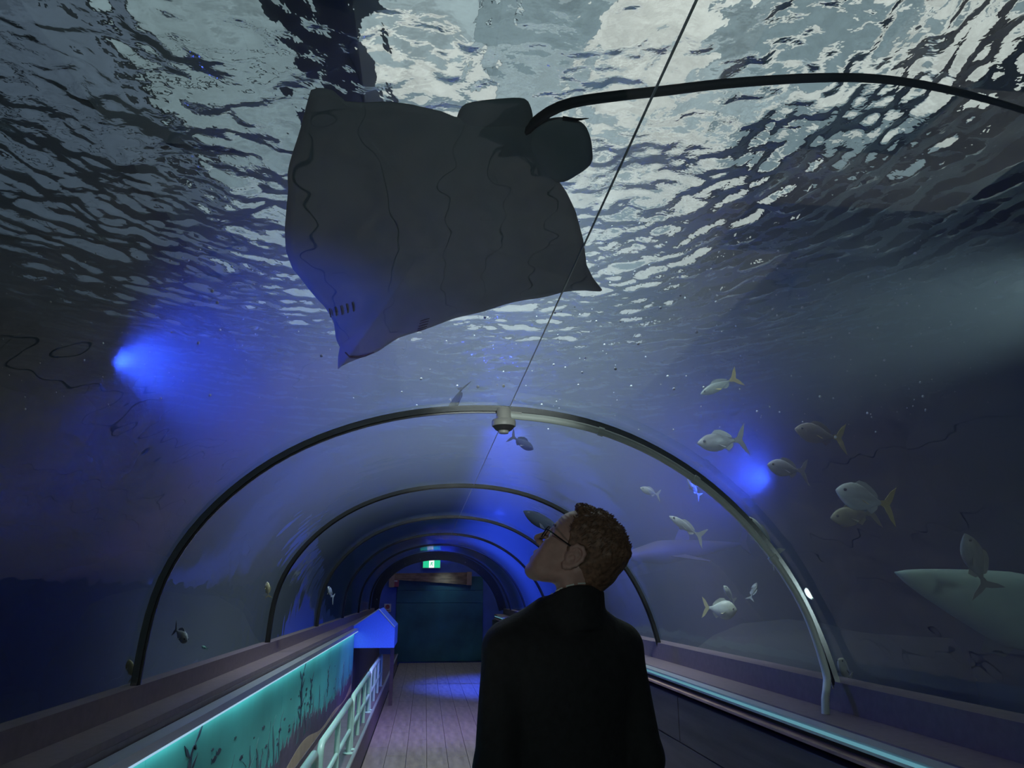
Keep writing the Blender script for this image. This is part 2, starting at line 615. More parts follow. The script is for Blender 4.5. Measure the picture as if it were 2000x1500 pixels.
tag(sky, 'row of pale skylight panels in the dark hall roof', None, None, 'structure')


def sky_panel(x0, x1, y0, y1, m, z=7.2):
    MB().box(x0, x1, y0, y1, z - 7.25, z - 7.25 + .04).build('skylight_panel', m, sky)


sr = random.Random(11)
xs = [-.9, .6, 2.0, 3.4, 4.8, 6.2, 8.0]
yy_ = [4.2, 5.6, 6.8, 8.2, 9.6, 11.2, 13.0, 15.0, 18.0, 24.0]
for i in range(len(xs) - 1):
    for j in range(len(yy_) - 1):
        cream = sr.random() < (.30 + .06 * i + .03 * j)
        if i == 5 and j > 4:
            continue
        sky_panel(xs[i], xs[i + 1] - .02, yy_[j], yy_[j + 1] - .02, SKY[2] if cream else SKY[sr.choice((0, 0, 1))])
for (x0, x1, y0, y1, k) in [
    (-4.2, -2.0, 5.2, 9.0, 0), (-4.2, -2.0, 9.2, 13.5, 0), (-7.0, -4.5, 6.0, 12.0, 3), (-4.6, -1.6, 13.7, 24, 1), (-9.5, -4.9, 12.3, 24, 3), (-14, -7.4, 6, 11.8, 3), (-16, -9.9, 12.3, 24, 3)]:
    m = SKY[k]
    sky_panel(x0, x1, y0, y1, m)

# ------------------------------------------------------------------ walkway: floor, ledges, walls
fl = MB().box(-.52, 1.42, -2.2, 17.3, -.06, -.012).build('floor', M['gap'])
tag(fl, 'dark walkway floor between the two ledges', None, None, 'structure')
pw, pl = 0.192, 1.2
plank_me = MB().bevel_box(0, pw - .004, 0, pl - .005, -.012, 0, .002).v, None
b_ = MB().bevel_box(0, pw - .004, 0, pl - .005, -.013, 0, .002)
pme = mesh('plank', b_.v, b_.f)
pme.materials.append(M['plank'])
for i in range(10):
    off = (i * 0.43) % pl
    y = 2.2 - off
    while y < 17.25:
        o = bpy.data.objects.new('plank', pme)
        COL.objects.link(o)
        o.parent = fl
        o.location = (-.51 + i * pw, y, 0)
        L_ = min(pl, 17.28 - y)
        o.scale = (1, L_ / pl, 1)
        y += pl

# raised plinth along the left wall, its lip, left wall with mural
o = MB().prism_y([(-1.2, 0), (-.52, 0), (-.52, .235), (-.54, .25), (-1.2, .25)], -2.2, 16.4).build('trim_1', M['plinth'])
tag(o, 'low plum coloured plinth along the left side of the walkway', None, None, 'structure')
o = MB().box(-.535, -.512, -2.2, 16.4, .238, .258).build('trim_2', M['alu'])
tag(o, 'thin metal lip on the edge of the low left plinth', None, None, 'structure')
o = MB().prism_y([(-1.1, .25), (-.9, .25), (-.9, 1.06), (-1.1, 1.06)], -2.2, 16.4).build('wall_left', M['ledge_dark'])
tag(o, 'low dark wall under the left tank ledge', None, None, 'structure')
o = MB().prism_y([(-1.10, 1.05), (-.905, 1.05), (-.905, 1.083), (-1.035, 1.083), (-1.035, 1.165), (-1.052, 1.165), (-1.10, 1.165)], -2.2, 16.4).build('trim_3', M['ledge'])
tag(o, 'stepped plum brown ledge at the foot of the left acrylic', None, None, 'structure')
o = MB().prism_y([(1.482, 0), (1.8, 0), (1.8, .99), (1.482, .99)], -2.2, 16.4).build('wall_right', M['ledge_dark'])
tag(o, 'low dark wall under the right tank ledge', None, None, 'structure')
o = MB().prism_y([(1.48, .99), (1.8, .99), (1.8, 1.145), (1.70, 1.145), (1.672, 1.145), (1.672, 1.036), (1.48, 1.036)], -2.2, 16.4).build('trim_4', M['ledge'])
tag(o, 'stepped grey brown ledge at the foot of the right acrylic', None, None, 'structure')

# LED strips under the ledges
LED_L = emit('led_left', (0.55, 0.95, 1.0), 9.0)
LED_R = emit('led_right', (0.30, 0.80, 1.0), 0.35)
t = empty('light_strip', (-.88, 0, 1.02))
MB().prism_y([(-.012, -.002), (.040, -.002), (.040, -.016), (.046, -.016), (.046, .022), (-.012, .022)], -2.0, 10.16).build('aluminium_channel', M['alu'], t)
MB().box(.010, .036, -2.0, 10.1, -.008, -.003).build('diffuser', LED_L, t)
MB().box(.0462, .0475, -2.0, 10.1, -.016, -.009).build('edge_glow', emit('led_edge', (0.45, 0.75, 1.0), 0.75, False), t)
tag(t, 'bright pale blue light strip along the top of the teal mural', 'light strip')
t = empty('light_strip', (1.45, 0, 1.0))
MB().prism_y([(-.03, .0), (.03, .0), (.03, .03), (-.03, .03)], -2.0, 15.6).build('aluminium_channel', M['alu'], t)
MB().box(-.036, -.03, -2.0, 15.6, .012, .022).build('diffuser', LED_R, t)
MB().box(-.05, .0, -2.0, 15.6, -.035, -.024).build('wood_lip', M['beam_frame'], t)
tag(t, 'dim cyan light strip above the dark planks on the right', 'light strip')

# mural on the left wall: panels with printed sea life
MX = -.893
mural = empty('mural_panel', (MX, 0, .25))
tag(mural, 'long teal sea life mural board under the left ledge', 'mural')
edges = [-2.2, 0.3, 2.75, 5.2, 7.65, 10.15]
for a, b in zip(edges[:-1], edges[1:]):
    MB().box(0, .012, a + .002, b - .002, .05, .765).build('board', M['mural'], mural)
MB().box(0, .02, -2.2, 10.15, 0, .05).build('skirting', M['ledge_dark'], mural)


def flat_x(polys, x0, x1, name, m):
    mb = MB()
    for P in polys:
        n = len(P)
        vs = [(x0, y, z) for y, z in P] + [(x1, y, z) for y, z in P]
        fs = [tuple(range(n))[::-1], tuple(range(n, 2 * n))] + [(i, (i + 1) % n, n + (i + 1) % n, n + i) for i in range(n)]
        mb.add(vs, fs)
    o = mb.build(name, m, mural)
    o['kind'] = 'stuff'
    return o


rr = random.Random(3)
ys = np.linspace(-2.2, 10.1, 240)
low = .10 + .05 * np.sin(ys * 1.3) + .03 * np.sin(ys * 3.1 + 1)
sb = []
for i in range(len(ys) - 1):
    h0 = low[i] + .10 + .09 * rr.random()
    h1 = low[i + 1] + .10 + .09 * rr.random()
    sb.append([(ys[i], .05), (ys[i + 1], .05), (ys[i + 1], h1), ((ys[i] + ys[i + 1]) / 2, h0 + .13 * rr.random() ** 3), (ys[i], h0)])
flat_x(sb, .012, .0130, 'seabed_print', M['mural_purple'])
sd = [[(ys[i], .05), (ys[i + 1], .05), (ys[i + 1], low[i + 1] * .8 + .02), (ys[i], low[i] * .8 + .02)] for i in range(len(ys) - 1)]
flat_x(sd, .013, .0138, 'sand_print', M['mural_sand'])
kelp = []
for i in range(60):          # kelp blades
    y = rr.uniform(-2, 9.8)
    h = rr.uniform(.1, .34)
    w = rr.uniform(.012, .035)
    z = .2
    L1, R1 = [], []
    ph = rr.uniform(0, 6)
    for k in range(7):
        tt = k / 6
        c = y + .05 * math.sin(ph + tt * 4) + tt * rr.uniform(-.02, .06)
        ww = w * (1 - tt) ** .7 * (1 + .4 * math.sin(tt * 12 + ph)) + .001
        L1.append((c - ww, z + h * tt))
        R1.append((c + ww, z + h * tt))
    kelp.append(L1 + R1[::-1])
flat_x(kelp, .012, .0133, 'kelp_print', M['mural_mid'])
fishp = []


def fish_poly(y, z, s, d):
    P = [(-1, 0), (-.6, .22), (0, .34), (.5, .2), (.75, .05), (1.05, .28), (.95, 0), (1.05, -.28), (.75, -.05), (.5, -.2), (0, -.34), (-.6, -.22)]
    return [(y + d * s * a, z + s * b) for a, b in P]


for i in range(46):          # shoal of small fish
    y = rr.choice([rr.uniform(2.9, 5.2), rr.uniform(5.2, 6.6), rr.uniform(2, 9)])
    fishp.append(fish_poly(y, rr.uniform(.30, .60), rr.uniform(.014, .045), rr.choice((-1, 1))))


def seadragon(y, z, s):
    """printed leafy sea dragon"""
    out = []
    pts = [(0, 0), (.15, .5), (.05, 1.0), (-.15, 1.35), (-.1, 1.75), (.12, 1.95), (.3, 1.8)]
    Q = resample(pts, 20)
    wd = [.05 + .12 * math.sin(math.pi * k / 19) ** 2 for k in range(20)]
    L1 = [(y + s * (p[0] - w), z + s * p[1]) for p, w in zip(Q, wd)]
    R1 = [(y + s * (p[0] + w), z + s * p[1]) for p, w in zip(Q, wd)]
    out.append(L1 + R1[::-1])
    for k in range(2, 18, 3):
        p = Q[k]
        d = 1 if k % 2 else -1
        out.append([(y + s * p[0], z + s * p[1]), (y + s * (p[0] + d * .35), z + s * (p[1] + .12)), (y + s * (p[0] + d * .62), z + s * (p[1] + .4)), (y + s * (p[0] + d * .3), z + s * (p[1] + .25))])
    return out


fishp += seadragon(3.28, .36, .16) + seadragon(6.0, .30, .19) + seadragon(6.5, .32, .13) + seadragon(7.6, .3, .12)
flat_x(fishp, .012, .0142, 'fish_print', M['mural_print'])

# dark planks on the right wall
wr_ = empty('plank_panel', (1.44, 0, 0))
tag(wr_, 'dark wooden planks cladding the low right wall', 'wall panel')
for r_, (z0, z1) in enumerate([(.02, .24), (.245, .47), (.475, .70), (.705, .935)]):
    y = -2.2 + (r_ % 2) * .8
    while y < 16:
        e = min(y + 1.9, 16.2)
        MB().bevel_box(-.022 - .004 * ((r_ + int(y)) % 2), .04, y + .004, e - .004, z0, z1, .004).build('plank', M['wood'], wr_)
        y += 1.9

# bulkhead closing the mural, lit blue
bk = empty('bulkhead', (-.87, 10.2, .8))
tag(bk, 'gable shaped boxed bulkhead at the far end of the mural, lit blue', 'bulkhead')
Bp = [(-.03, 0), (.495, 0), (.495, .25), (.28, .475), (-.03, .27)]
mb = MB()
n = len(Bp)
mb.add([(x, 0, z) for x, z in Bp] + [(x, 1.2, z) for x, z in Bp], [tuple(range(n)), tuple(range(n, 2 * n))[::-1]] + [((i + 1) % n, i, n + i, n + (i + 1) % n) for i in range(n)])
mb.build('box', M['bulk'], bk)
MB().box(.42, .47, .8, .86, -.8, 0).build('leg', M['ledge_dark'], bk)
mb = MB()
for (p, q2) in ((Bp[2], Bp[3]), (Bp[3], Bp[4])):
    mb.tube([(p[0], .0, p[1]), (q2[0], .0, q2[1])], .008, 6)
mb.build('edge_trim', M['alu'], bk)

# handrail sections
def rail_section(y0, y1, xr, label, nposts):
    t = empty('handrail', (xr, y0, .25))
    L_ = y1 - y0
    top, lowr = .40, .17
    pts = [(0, 0, .0), (0, 0, top - .06), (0, .02, top - .02), (0, .06, top), (0, L_ - .06, top), (0, L_ - .02, top - .02), (0, L_, top - .06), (0, L_, 0)]
    MB().tube(pts, .021, 12).build('top_rail', M['rail'], t, True)
    MB().tube([(0, 0.01, lowr), (0, L_ - .01, lowr)], .016, 10).build('lower_rail', M['rail'], t, True)
    for k in range(nposts):
        yy = L_ * (k + 1) / (nposts + 1)
        MB().tube([(0, yy, 0), (0, yy, top)], .019, 10).build('post', M['rail'], t, True)
    for yy in (0, L_):
        MB().lathe((0, yy, 0), [(.045, 0), (.045, .006), (.025, .012)], 14).build('foot_flange', M['rail'], t)
    tag(t, label, 'handrail', 'pale green handrail sections on the plinth')


rail_section(2.2, 4.55, -.57, 'pale green tube handrail section nearest the camera', 1)
rail_section(4.75, 6.6, -.57, 'pale green tube handrail section, second from the camera', 1)
rail_section(6.75, 8.7, -.57, 'pale green tube handrail section, third from the camera', 2)
rail_section(8.85, 11.0, -.57, 'pale green tube handrail section beside the blue bulkhead', 2)

# ------------------------------------------------------------------ end of the tunnel
YE = 17.3
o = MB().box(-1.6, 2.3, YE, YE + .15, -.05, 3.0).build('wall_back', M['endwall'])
tag(o, 'end wall of the tunnel, lit deep blue', None, None, 'structure')
P0, P1 = at_y(775, 1128, YE), at_y(938, 1288, YE)
eb = empty('end_board', (0, YE, 0))
tag(eb, 'dark teal painted board closing the end of the walkway', 'board')
zz = [0.02, 1.25, 1.52, 1.83]
for a, b in zip(zz[:-1], zz[1:]):
    MB().bevel_box(-.62, 1.3, -.04, 0, a + .003, b - .003, .004).build('plank', M['endboard'], eb)
# wooden beam sign above the board
bs = empty('beam_sign', (0, YE - .05, 0))
tag(bs, 'long brown wooden beam in a frame above the end board', 'beam')
pa, pb_, pc, pd = [at_y(x, y, YE - .1) for x, y in ((770, 1120), (912, 1118), (912, 1142), (770, 1132))]
mb = MB()
qd = [(p[0], p[2]) for p in (pa, pb_, pc, pd)]
mb.add([(x, -.08, z) for x, z in qd] + [(x, 0, z) for x, z in qd], [(0, 1, 2, 3), (7, 6, 5, 4), (0, 4, 5, 1), (1, 5, 6, 2), (2, 6, 7, 3), (3, 7, 4, 0)])
mb.build('plank', M['beam'], bs)
pe, pf = at_y(912, 1117, YE - .1), at_y(921, 1143, YE - .1)
MB().box(pe[0], pf[0], -.1, 0, pf[2], pe[2]).build('frame_end', M['beam_frame'], bs)
pe, pf = at_y(761, 1117, YE - .1), at_y(770, 1147, YE - .1)
MB().box(pe[0], pf[0], -.1, 0, pf[2], pe[2]).build('frame_end', M['beam_frame'], bs)
# small notices left of the board
c = at_y(757, 1187, YE - .012)
t = empty('notice', c)
MB().box(-.075, .075, 0, .012, -.085, .085).build('plate', M['sign_white'], t)
mb = MB()
mb.lathe((0, 0, 0), [(.048, 0), (.048, .004)], 18)
me_ = [(x, -.002 - z, y + .02) for x, y, z in mb.v]
obj('red_disc', me_, mb.f, M['sign_red'], t)
MB().box(-.06, .06, -.003, 0, -.07, -.045).build('red_bar', M['sign_red'], t)
tag(t, 'small white notice with a red disc left of the end board', 'sign')
c = at_y(771, 1138, YE - .12)
t = empty('notice', c)
MB().box(-.09, .09, 0, .02, -.09, .1).build('plate', M['sign_red'], t)
MB().box(-.06, .06, -.003, 0, .02, .05).build('white_bar', M['sign_white'], t)
MB().box(-.06, -.03, -.003, 0, -.06, .02).build('white_bar', M['sign_white'], t)
tag(t, 'small dark red notice under the left end of the beam', 'sign')

# exit sign: green light box with a running figure
c = at_y(843, 1101, YE - .06)
ex = empty('exit_sign', c)
tag(ex, 'glowing green exit sign with a white running figure panel above the beam', 'exit sign')
w2, h2 = .19, .088
MB().bevel_box(-w2 - .012, w2 + .012, 0, .06, -h2 - .012, h2 + .012, .006).build('housing', M['ivory'], ex)
GRN = emit('exit_green', (0.02, 0.55, 0.28), 1.1, False)
WHT = emit('exit_white', (0.85, 1.0, 0.92), 1.1, False)
MB().box(-w2, -.058, -.004, 0, -h2, h2).build('green_panel', GRN, ex)
MB().box(.058, w2, -.004, 0, -h2, h2).build('green_panel', GRN, ex)
MB().box(-.058, .058, -.004, 0, -h2, h2).build('white_panel', WHT, ex)
mb = MB()
for a, b, r in [((.012, .052), (.012, .0521), .012), ((.008, .035), (-.004, .0), .011), ((.006, .03), (.03, .012), .005), ((.03, .012), (.036, .022), .005),
                ((.004, .03), (-.022, .018), .005), ((-.022, .018), (-.028, .0), .005), ((-.004, 0), (.02, -.022), .007), ((.02, -.022), (.014, -.052), .006),
                ((-.004, 0), (-.018, -.028), .007), ((-.018, -.028), (-.04, -.034), .006)]:
    mb.tube([(a[0], -.0045, a[1]), (b[0], -.0045, b[1] + 1e-4)], r, 6)
mb.v = [(x, -.0045 + (y + .0045) * .1, z) for x, y, z in mb.v]
mb.build('running_figure', GRN, ex)

# ------------------------------------------------------------------ arch ribs
for n_, y in enumerate(SEAMS[:-1]):
    if y < 0:
        continue
    t = empty('arch_rib', (0, y, 0))
    v, f = arc_shell(-.014, .014, -.008, .020)
    obj('gasket', v, f, M['rib'], t, True)
    v, f = arc_shell(-.021, -.0145, -.005, .016)
    obj('edge_trim', v, f, M['rib_metal'] if n_ == 1 else M['rib'], t, True)
    v, f = arc_shell(.0145, .021, -.005, .016)
    obj('edge_trim', v, f, M['rib_metal'] if n_ == 1 else M['rib'], t, True)
    v, f = arc_shell(-.004, .004, -.012, -.007)
    obj('centre_bead', v, f, M['rib_metal'] if n_ == 1 else M['rib'], t, True)
    names = {3.08: 'nearest dark arch rib in view, with the detector and conduit', 5.48: 'second dark arch rib, just behind the man',
             7.88: 'third thin dark arch rib along the tunnel', 10.28: 'fourth thin dark arch rib along the tunnel', 12.68: 'fifth thin dark arch rib along the tunnel', 15.08: 'sixth arch rib, last before the thick end arch'}
    tag(t, names[y], 'arch', 'ribs joining the acrylic panes')
t = empty('end_arch', (0, 16.4, 0))
v, f = arc_shell(0, .12, -.10, .06)
obj('frame', v, f, M['rib'], t, True)
mb = MB()
for k in range(4, len(ARC) - 4, 5):
    p = ARC[k] - NRM[k] * .04
    mb.sphere((p[0], -.004, p[1]), .012, 6, 4)
mb.build('bolt_row', M['rib_metal'], t)['kind'] = 'stuff'
tag(t, 'thick black arch frame at the far end of the tunnel', 'arch')

# conduit along the nearest rib and the detector
i0 = int(np.argmin(np.abs(ARC[:, 0] - .36) + (ARC[:, 1] < 2) * 9))
i1 = len(ARC) - 4
pts = [(ARC[k][0] - NRM[k][0] * .030, 3.03, ARC[k][1] - NRM[k][1] * .030) for k in range(i0, i1)]
low_ = [(1.62, 3.03, 1.19), (1.60, 3.0, 1.13), (1.585, 2.99, 1.09), (1.58, 2.99, 1.036)]
Q = resample(pts[::3] + low_, 70)
t = empty('conduit', (1.58, 2.99, 1.036))
MB().tube([p - np.array((1.58, 2.99, 1.036)) for p in Q], .0155, 10).build('pipe', M['conduit'], t, True)
for k in (14, 30, 46):
    p = Q[k] - np.array((1.58, 2.99, 1.036))
    d = (Q[k + 1] - Q[k]) / np.linalg.norm(Q[k + 1] - Q[k])
    MB().tube([p - d * .012, p + d * .012], .020, 10).build('clip', M['conduit'], t, True)
tag(t, 'pale grey cable conduit running down the right of the nearest arch rib', 'conduit')
c = at_y(984, 803, 3.03)
t = empty('smoke_detector', (c[0], 3.03, c[2]))
MB().lathe((0, 0, 0), [(.0, .012), (.026, .012), (.029, .006), (.031, -.004), (.033, -.036), (.030, -.038)], 28).build('mounting_base', M['ivory'], t, True)
MB().lathe((0, 0, 0), [(.03, -.034), (.046, -.038), (.050, -.044), (.051, -.058), (.0495, -.066), (.046, -.067)], 28).build('ring', M['ivory'], t, True)
MB().lathe((0, 0, 0), [(.047, -.066), (.036, -.080), (.026, -.086), (.024, -.085)], 28).build('cone', M['lens_dark'], t, True)
MB().lathe((0, 0, 0), [(.022, -.084), (.020, -.096), (.0, -.097)], 24).build('sensor_cap', M['ivory'], t, True)
MB().tube([(.03, 0, -.014), (.075, 0, -.016)], .013, 12).build('cable_gland', M['ivory'], t, True)
tag(t, 'round ivory smoke detector hanging from the nearest arch', 'smoke detector')

# ------------------------------------------------------------------ tank: rock walls and bed
def rock_wall(name, fn, nu, nv, label):
    """fn(u, v) -> point; roughened by noise along the outward direction"""
    vs = []
    for j in range(nv + 1):
        for i in range(nu + 1):
            vs.append(fn(i / nu, j / nv))
    fs = [(j * (nu + 1) + i, j * (nu + 1) + i + 1, (j + 1) * (nu + 1) + i + 1, (j + 1) * (nu + 1) + i) for j in range(nv) for i in range(nu)]
    o = obj(name, vs, fs, M['rock'], None, True)
    tag(o, label, None, None, 'structure')


def nz(a, b):
    return float(perlin(np.array([a * 1.0]), np.array([b * 1.0]))[0]) + .5 * float(perlin(np.array([a * 2.3 + 9]), np.array([b * 2.3]))[0])


rock_wall('wall_tank_left', lambda u, v: (-5.6 + .9 * nz(u * 14, v * 4) + .5 * math.sin(v * 3), -2.2 + u * 21.5, -.1 + v * 5.2), 70, 20, 'dark rough rock wall of the tank far left')
rock_wall('wall_tank_right', lambda u, v: (7.2 + .9 * nz(u * 14 + 40, v * 4) - .5 * math.sin(v * 3), -2.2 + u * 21.5, -.1 + v * 5.2), 70, 20, 'dark rough rock wall of the tank far right')
rock_wall('wall_tank_back', lambda u, v: (-6.2 + u * 14, 19.0 + .8 * nz(u * 9 + 70, v * 4), -.1 + v * 5.2), 50, 20, 'dark rock wall closing the tank behind the tunnel end')
o = MB().box(-6.4, -1.12, -2.2, 19.4, -.1, .35).box(1.79, 8, -2.2, 19.4, -.1, .35).build('ground', M['sand'])
tag(o, 'dark sandy bed of the tank on both sides of the tunnel', None, None, 'structure')


def boulder(loc, r, seed, label):
    rs = random.Random(seed)
    bm = bmesh.new()
    bmesh.ops.create_icosphere(bm, subdivisions=3, radius=1)
    ox, oy = rs.uniform(0, 90), rs.uniform(0, 90)
    for v in bm.verts:
        k = 1 + .35 * nz(v.co.x * 1.3 + ox, v.co.y * 1.3 + v.co.z * 1.7 + oy)
        v.co = Vector((v.co.x * r[0] * k, v.co.y * r[1] * k, v.co.z * r[2] * k))
    me = bpy.data.meshes.new('boulder')
    bm.to_mesh(me)
    bm.free()
    me.polygons.foreach_set('use_smooth', [True] * len(me.polygons))
    o = link('boulder', me, M['rock'], None, loc)
    tag(o, label, 'rock', 'boulders on the tank bed')


boulder((-4.3, 5.2, .7), (1.2, 1.2, .75), 1, 'large dark boulder left of the tunnel behind the nearest arch')
boulder((-2.7, 8.6, .6), (1.0, 1.3, .9), 2, 'dark boulder left of the tunnel beyond the second arch')
boulder((-4.0, 11.5, .8), (1.4, 1.6, 1.2), 3, 'tall dark boulder far back on the left of the tank')
boulder((3.6, 6.6, .6), (1.3, 1.1, .62), 4, 'low dark boulder right of the tunnel beyond the man')
boulder((6.2, 5.6, .5), (.9, .8, .6), 5, 'dark boulder at the far right beyond the pale shark')
boulder((3.4, 10.5, .8), (1.3, 1.5, 1.1), 6, 'large dark boulder far back on the right of the tank')

# ------------------------------------------------------------------ stingray over the tunnel
M['ray_belly'] = mat('ray_belly', (0.40, 0.46, 0.47), 0.6, noise=.12, scale=5)
M['ray_dark'] = mat('ray_dark', (0.02, 0.02, 0.025), 0.7)
M['ray_tail'] = mat('ray_tail', (0.07, 0.085, 0.09), 0.6)
rn, rtb, rwt = at_y(660, 720, 3.0), at_y(1042, 241, 2.0), at_y(1182, 580, 2.72)
RN = np.cross(rtb - rn, rwt - rn)
RN /= np.linalg.norm(RN)
if RN @ (CO - rn) < 0:
    RN = -RN                      # towards the viewer: the belly side
RC = (rn + rtb) / 2


def on_ray(px, py, lift=0.0):
    d = ray_dir(px, py)
    t = ((rn - CO) @ RN) / (d @ RN)
    return CO + d * t + RN * lift


disc_px = [(660, 720), (665, 716), (700, 700), (736, 685), (777, 661), (825, 642), (890, 622), (955, 605), (1029, 590), (1107, 579), (1146, 578), (1182, 581), (1163, 557), (1148, 525),
           (1141, 473), (1124, 412), (1107, 377), (1085, 345), (1062, 290), (1046, 250), (1010, 235), (950, 232), (892, 231), (860, 216), (803, 205), (756, 201), (708, 202), (672, 200), (652, 182), (630, 178), (608, 181), (600, 205),
           (584, 265), (565, 325), (561, 345), (563, 369), (556, 447), (558, 486), (571, 525), (600, 559), (634, 598), (652, 629), (656, 659), (664, 678), (660, 700)]
ray = empty('stingray', tuple(RC))
tag(ray, 'large dark stingray gliding over the tunnel, belly down, long tail trailing right', 'stingray')
e1 = rtb - rn
e1 /= np.linalg.norm(e1)
e2 = np.cross(RN, e1)
cen = on_ray(850, 420)
O2 = np.array([[(on_ray(*p) - cen) @ e1, (on_ray(*p) - cen) @ e2] for p in disc_px])
ang = np.unwrap(np.arctan2(O2[:, 1], O2[:, 0]))
# resample the closed outline evenly
OO = np.vstack([O2, O2[:1]])
sl = np.r_[0, np.cumsum(np.linalg.norm(np.diff(OO, axis=0), axis=1))]
NA, NR = 180, 18
uu = np.linspace(0, sl[-1], NA, endpoint=False)
OUT = np.stack([np.interp(uu, sl, OO[:, k]) for k in (0, 1)], 1)
vs = []
for side_, th_ in ((1, .055), (-1, .085)):
    for j in range(NR + 1):
        s_ = j / NR
        for i in range(NA):
            p2 = OUT[i] * s_
            spine = math.exp(-(p2[1] / .22) ** 2)
            fr_ = max(0.0, (1 - s_ ** 2.2)) ** .75
            h = th_ * fr_ * (.45 + .75 * spine) + .0035
            wing = .10 * max(0, abs(p2[1]) - .30) ** 1.3 + .004 * math.sin(uu[i] * 26) * s_ ** 6
            vs.append(cen - RC + e1 * p2[0] + e2 * p2[1] + RN * (side_ * h - wing))
fs = []
for b in (0, 1):
    o_ = b * (NR + 1) * NA
    for j in range(NR):
        for i in range(NA):
            a1, a2 = o_ + j * NA + i, o_ + j * NA + (i + 1) % NA
            q4 = (a1, a2, a2 + NA, a1 + NA)
            fs.append(q4 if b == 0 else q4[::-1])
o0_, o1_ = NR * NA, (NR + 1) * NA + NR * NA
for i in range(NA):
    fs.append((o0_ + i, o0_ + (i + 1) % NA, o1_ + (i + 1) % NA, o1_ + i))
obj('disc', vs, fs, M['ray_belly'], ray, 2)


def ray_lobe(name, pxs, lift):
    P = np.array([on_ray(*p) for p in pxs])
    c = P.mean(0)
    n = 48
    C2 = resample(np.vstack([P, P[:1]]), n + 1)[:-1]
    vs, fs = [], []
    for sd in (1, -1):
        for j in range(7):
            s_ = j / 6
            for i in range(n):
                vs.append(c + (C2[i] - c) * s_ + RN * (sd * (.018 * (1 - s_ ** 2) ** .6 + .002) + lift) - RC)
    for b in (0, 1):
        for j in range(6):
            for i in range(n):
                a1, a2 = b * 7 * n + j * n + i, b * 7 * n + j * n + (i + 1) % n
                q4 = (a1, a2, a2 + n, a1 + n)
                fs.append(q4 if b == 0 else q4[::-1])
    for i in range(n):
        fs.append((6 * n + i, 6 * n + (i + 1) % n, 13 * n + (i + 1) % n, 13 * n + i))
    obj(name, vs, fs, M['ray_belly'], ray, 2)


ray_lobe('pelvic_fin', [(1040, 330), (1091, 354), (1128, 339), (1154, 317), (1156, 290), (1151, 262), (1137, 239), (1102, 228), (1063, 233), (1035, 250), (1020, 290)], .004)
ray_lobe('pelvic_fin', [(900, 300), (893, 238), (900, 214), (915, 203), (960, 196), (1016, 193), (1034, 203), (1041, 238), (1030, 290), (960, 320)], -.004)
tpx = [(1020, 262), (1042, 241), (1075, 217), (1120, 200), (1200, 188), (1300, 177), (1400, 165), (1500, 157), (1600, 152), (1700, 153), (1800, 165), (1900, 187), (2000, 216), (2120, 256), (2260, 312)]
d0 = on_ray(1042, 241)
tp = []
for k, p in enumerate(tpx):
    d = ray_dir(*p)
    tt = (d0[1] + .03 * k) / d[1] if k > 1 else None
    tp.append(on_ray(*p) if tt is None else CO + d * (d0[2] - CAMZ + .002 * k) / d[2])
tp = resample(np.array(tp) - RC, 60)
MB().tube(tp, [.017 * (1 - k / 59) ** .8 * .7 + .005 for k in range(60)], 10).build('tail', M['ray_tail'], ray, 2)
MB().tube([on_ray(1098, 226, .012) - RC, on_ray(1125, 229, .014) - RC, on_ray(1148, 227, .012) - RC], [.006, .005, .001], 6).build('tail_spine', M['ray_dark'], ray, True)


def slit(pts, w, name):
    P = [on_ray(*p, lift=0) - RC for p in pts]
    out = []
    for p in P:                    # lift onto the belly surface
        q_ = np.array([(p + RC - cen) @ e1, (p + RC - cen) @ e2])
        a = math.atan2(q_[1], q_[0])
        k = int(np.argmin(np.abs(np.angle(np.exp(1j * (np.arctan2(OUT[:, 1], OUT[:, 0]) - a))))))
        s_ = min(1, np.linalg.norm(q_) / np.linalg.norm(OUT[k]))
        h = .055 * max(0, 1 - s_ ** 2.2) ** .75 * (.45 + .75 * math.exp(-(q_[1] / .22) ** 2)) + .0035 - .10 * max(0, abs(q_[1]) - .30) ** 1.3
        out.append(p + RN * (h + .003))
    n = len(out)
    MB().tube(out, [w * (.25 + .75 * math.sin(math.pi * (i + .5) / n)) for i in range(n)], 6).build(name, M['ray_dark'], ray, 2)


slit([(674, 680), (684, 688), (698, 692), (714, 690), (730, 684)], .0055, 'mouth')
for k in range(5):
    x, y = 643 + k * 11, 607 - k * 5.5
    slit([(x, y - 9), (x + 2, y), (x + 3, y + 9)], .003, 'gill_slit')
for k in range(5):
    x, y = 829 - k * 1.5, 618 + k * 6
    slit([(x - 9, y + 2), (x, y - 1), (x + 9, y - 3)], .003, 'gill_slit')


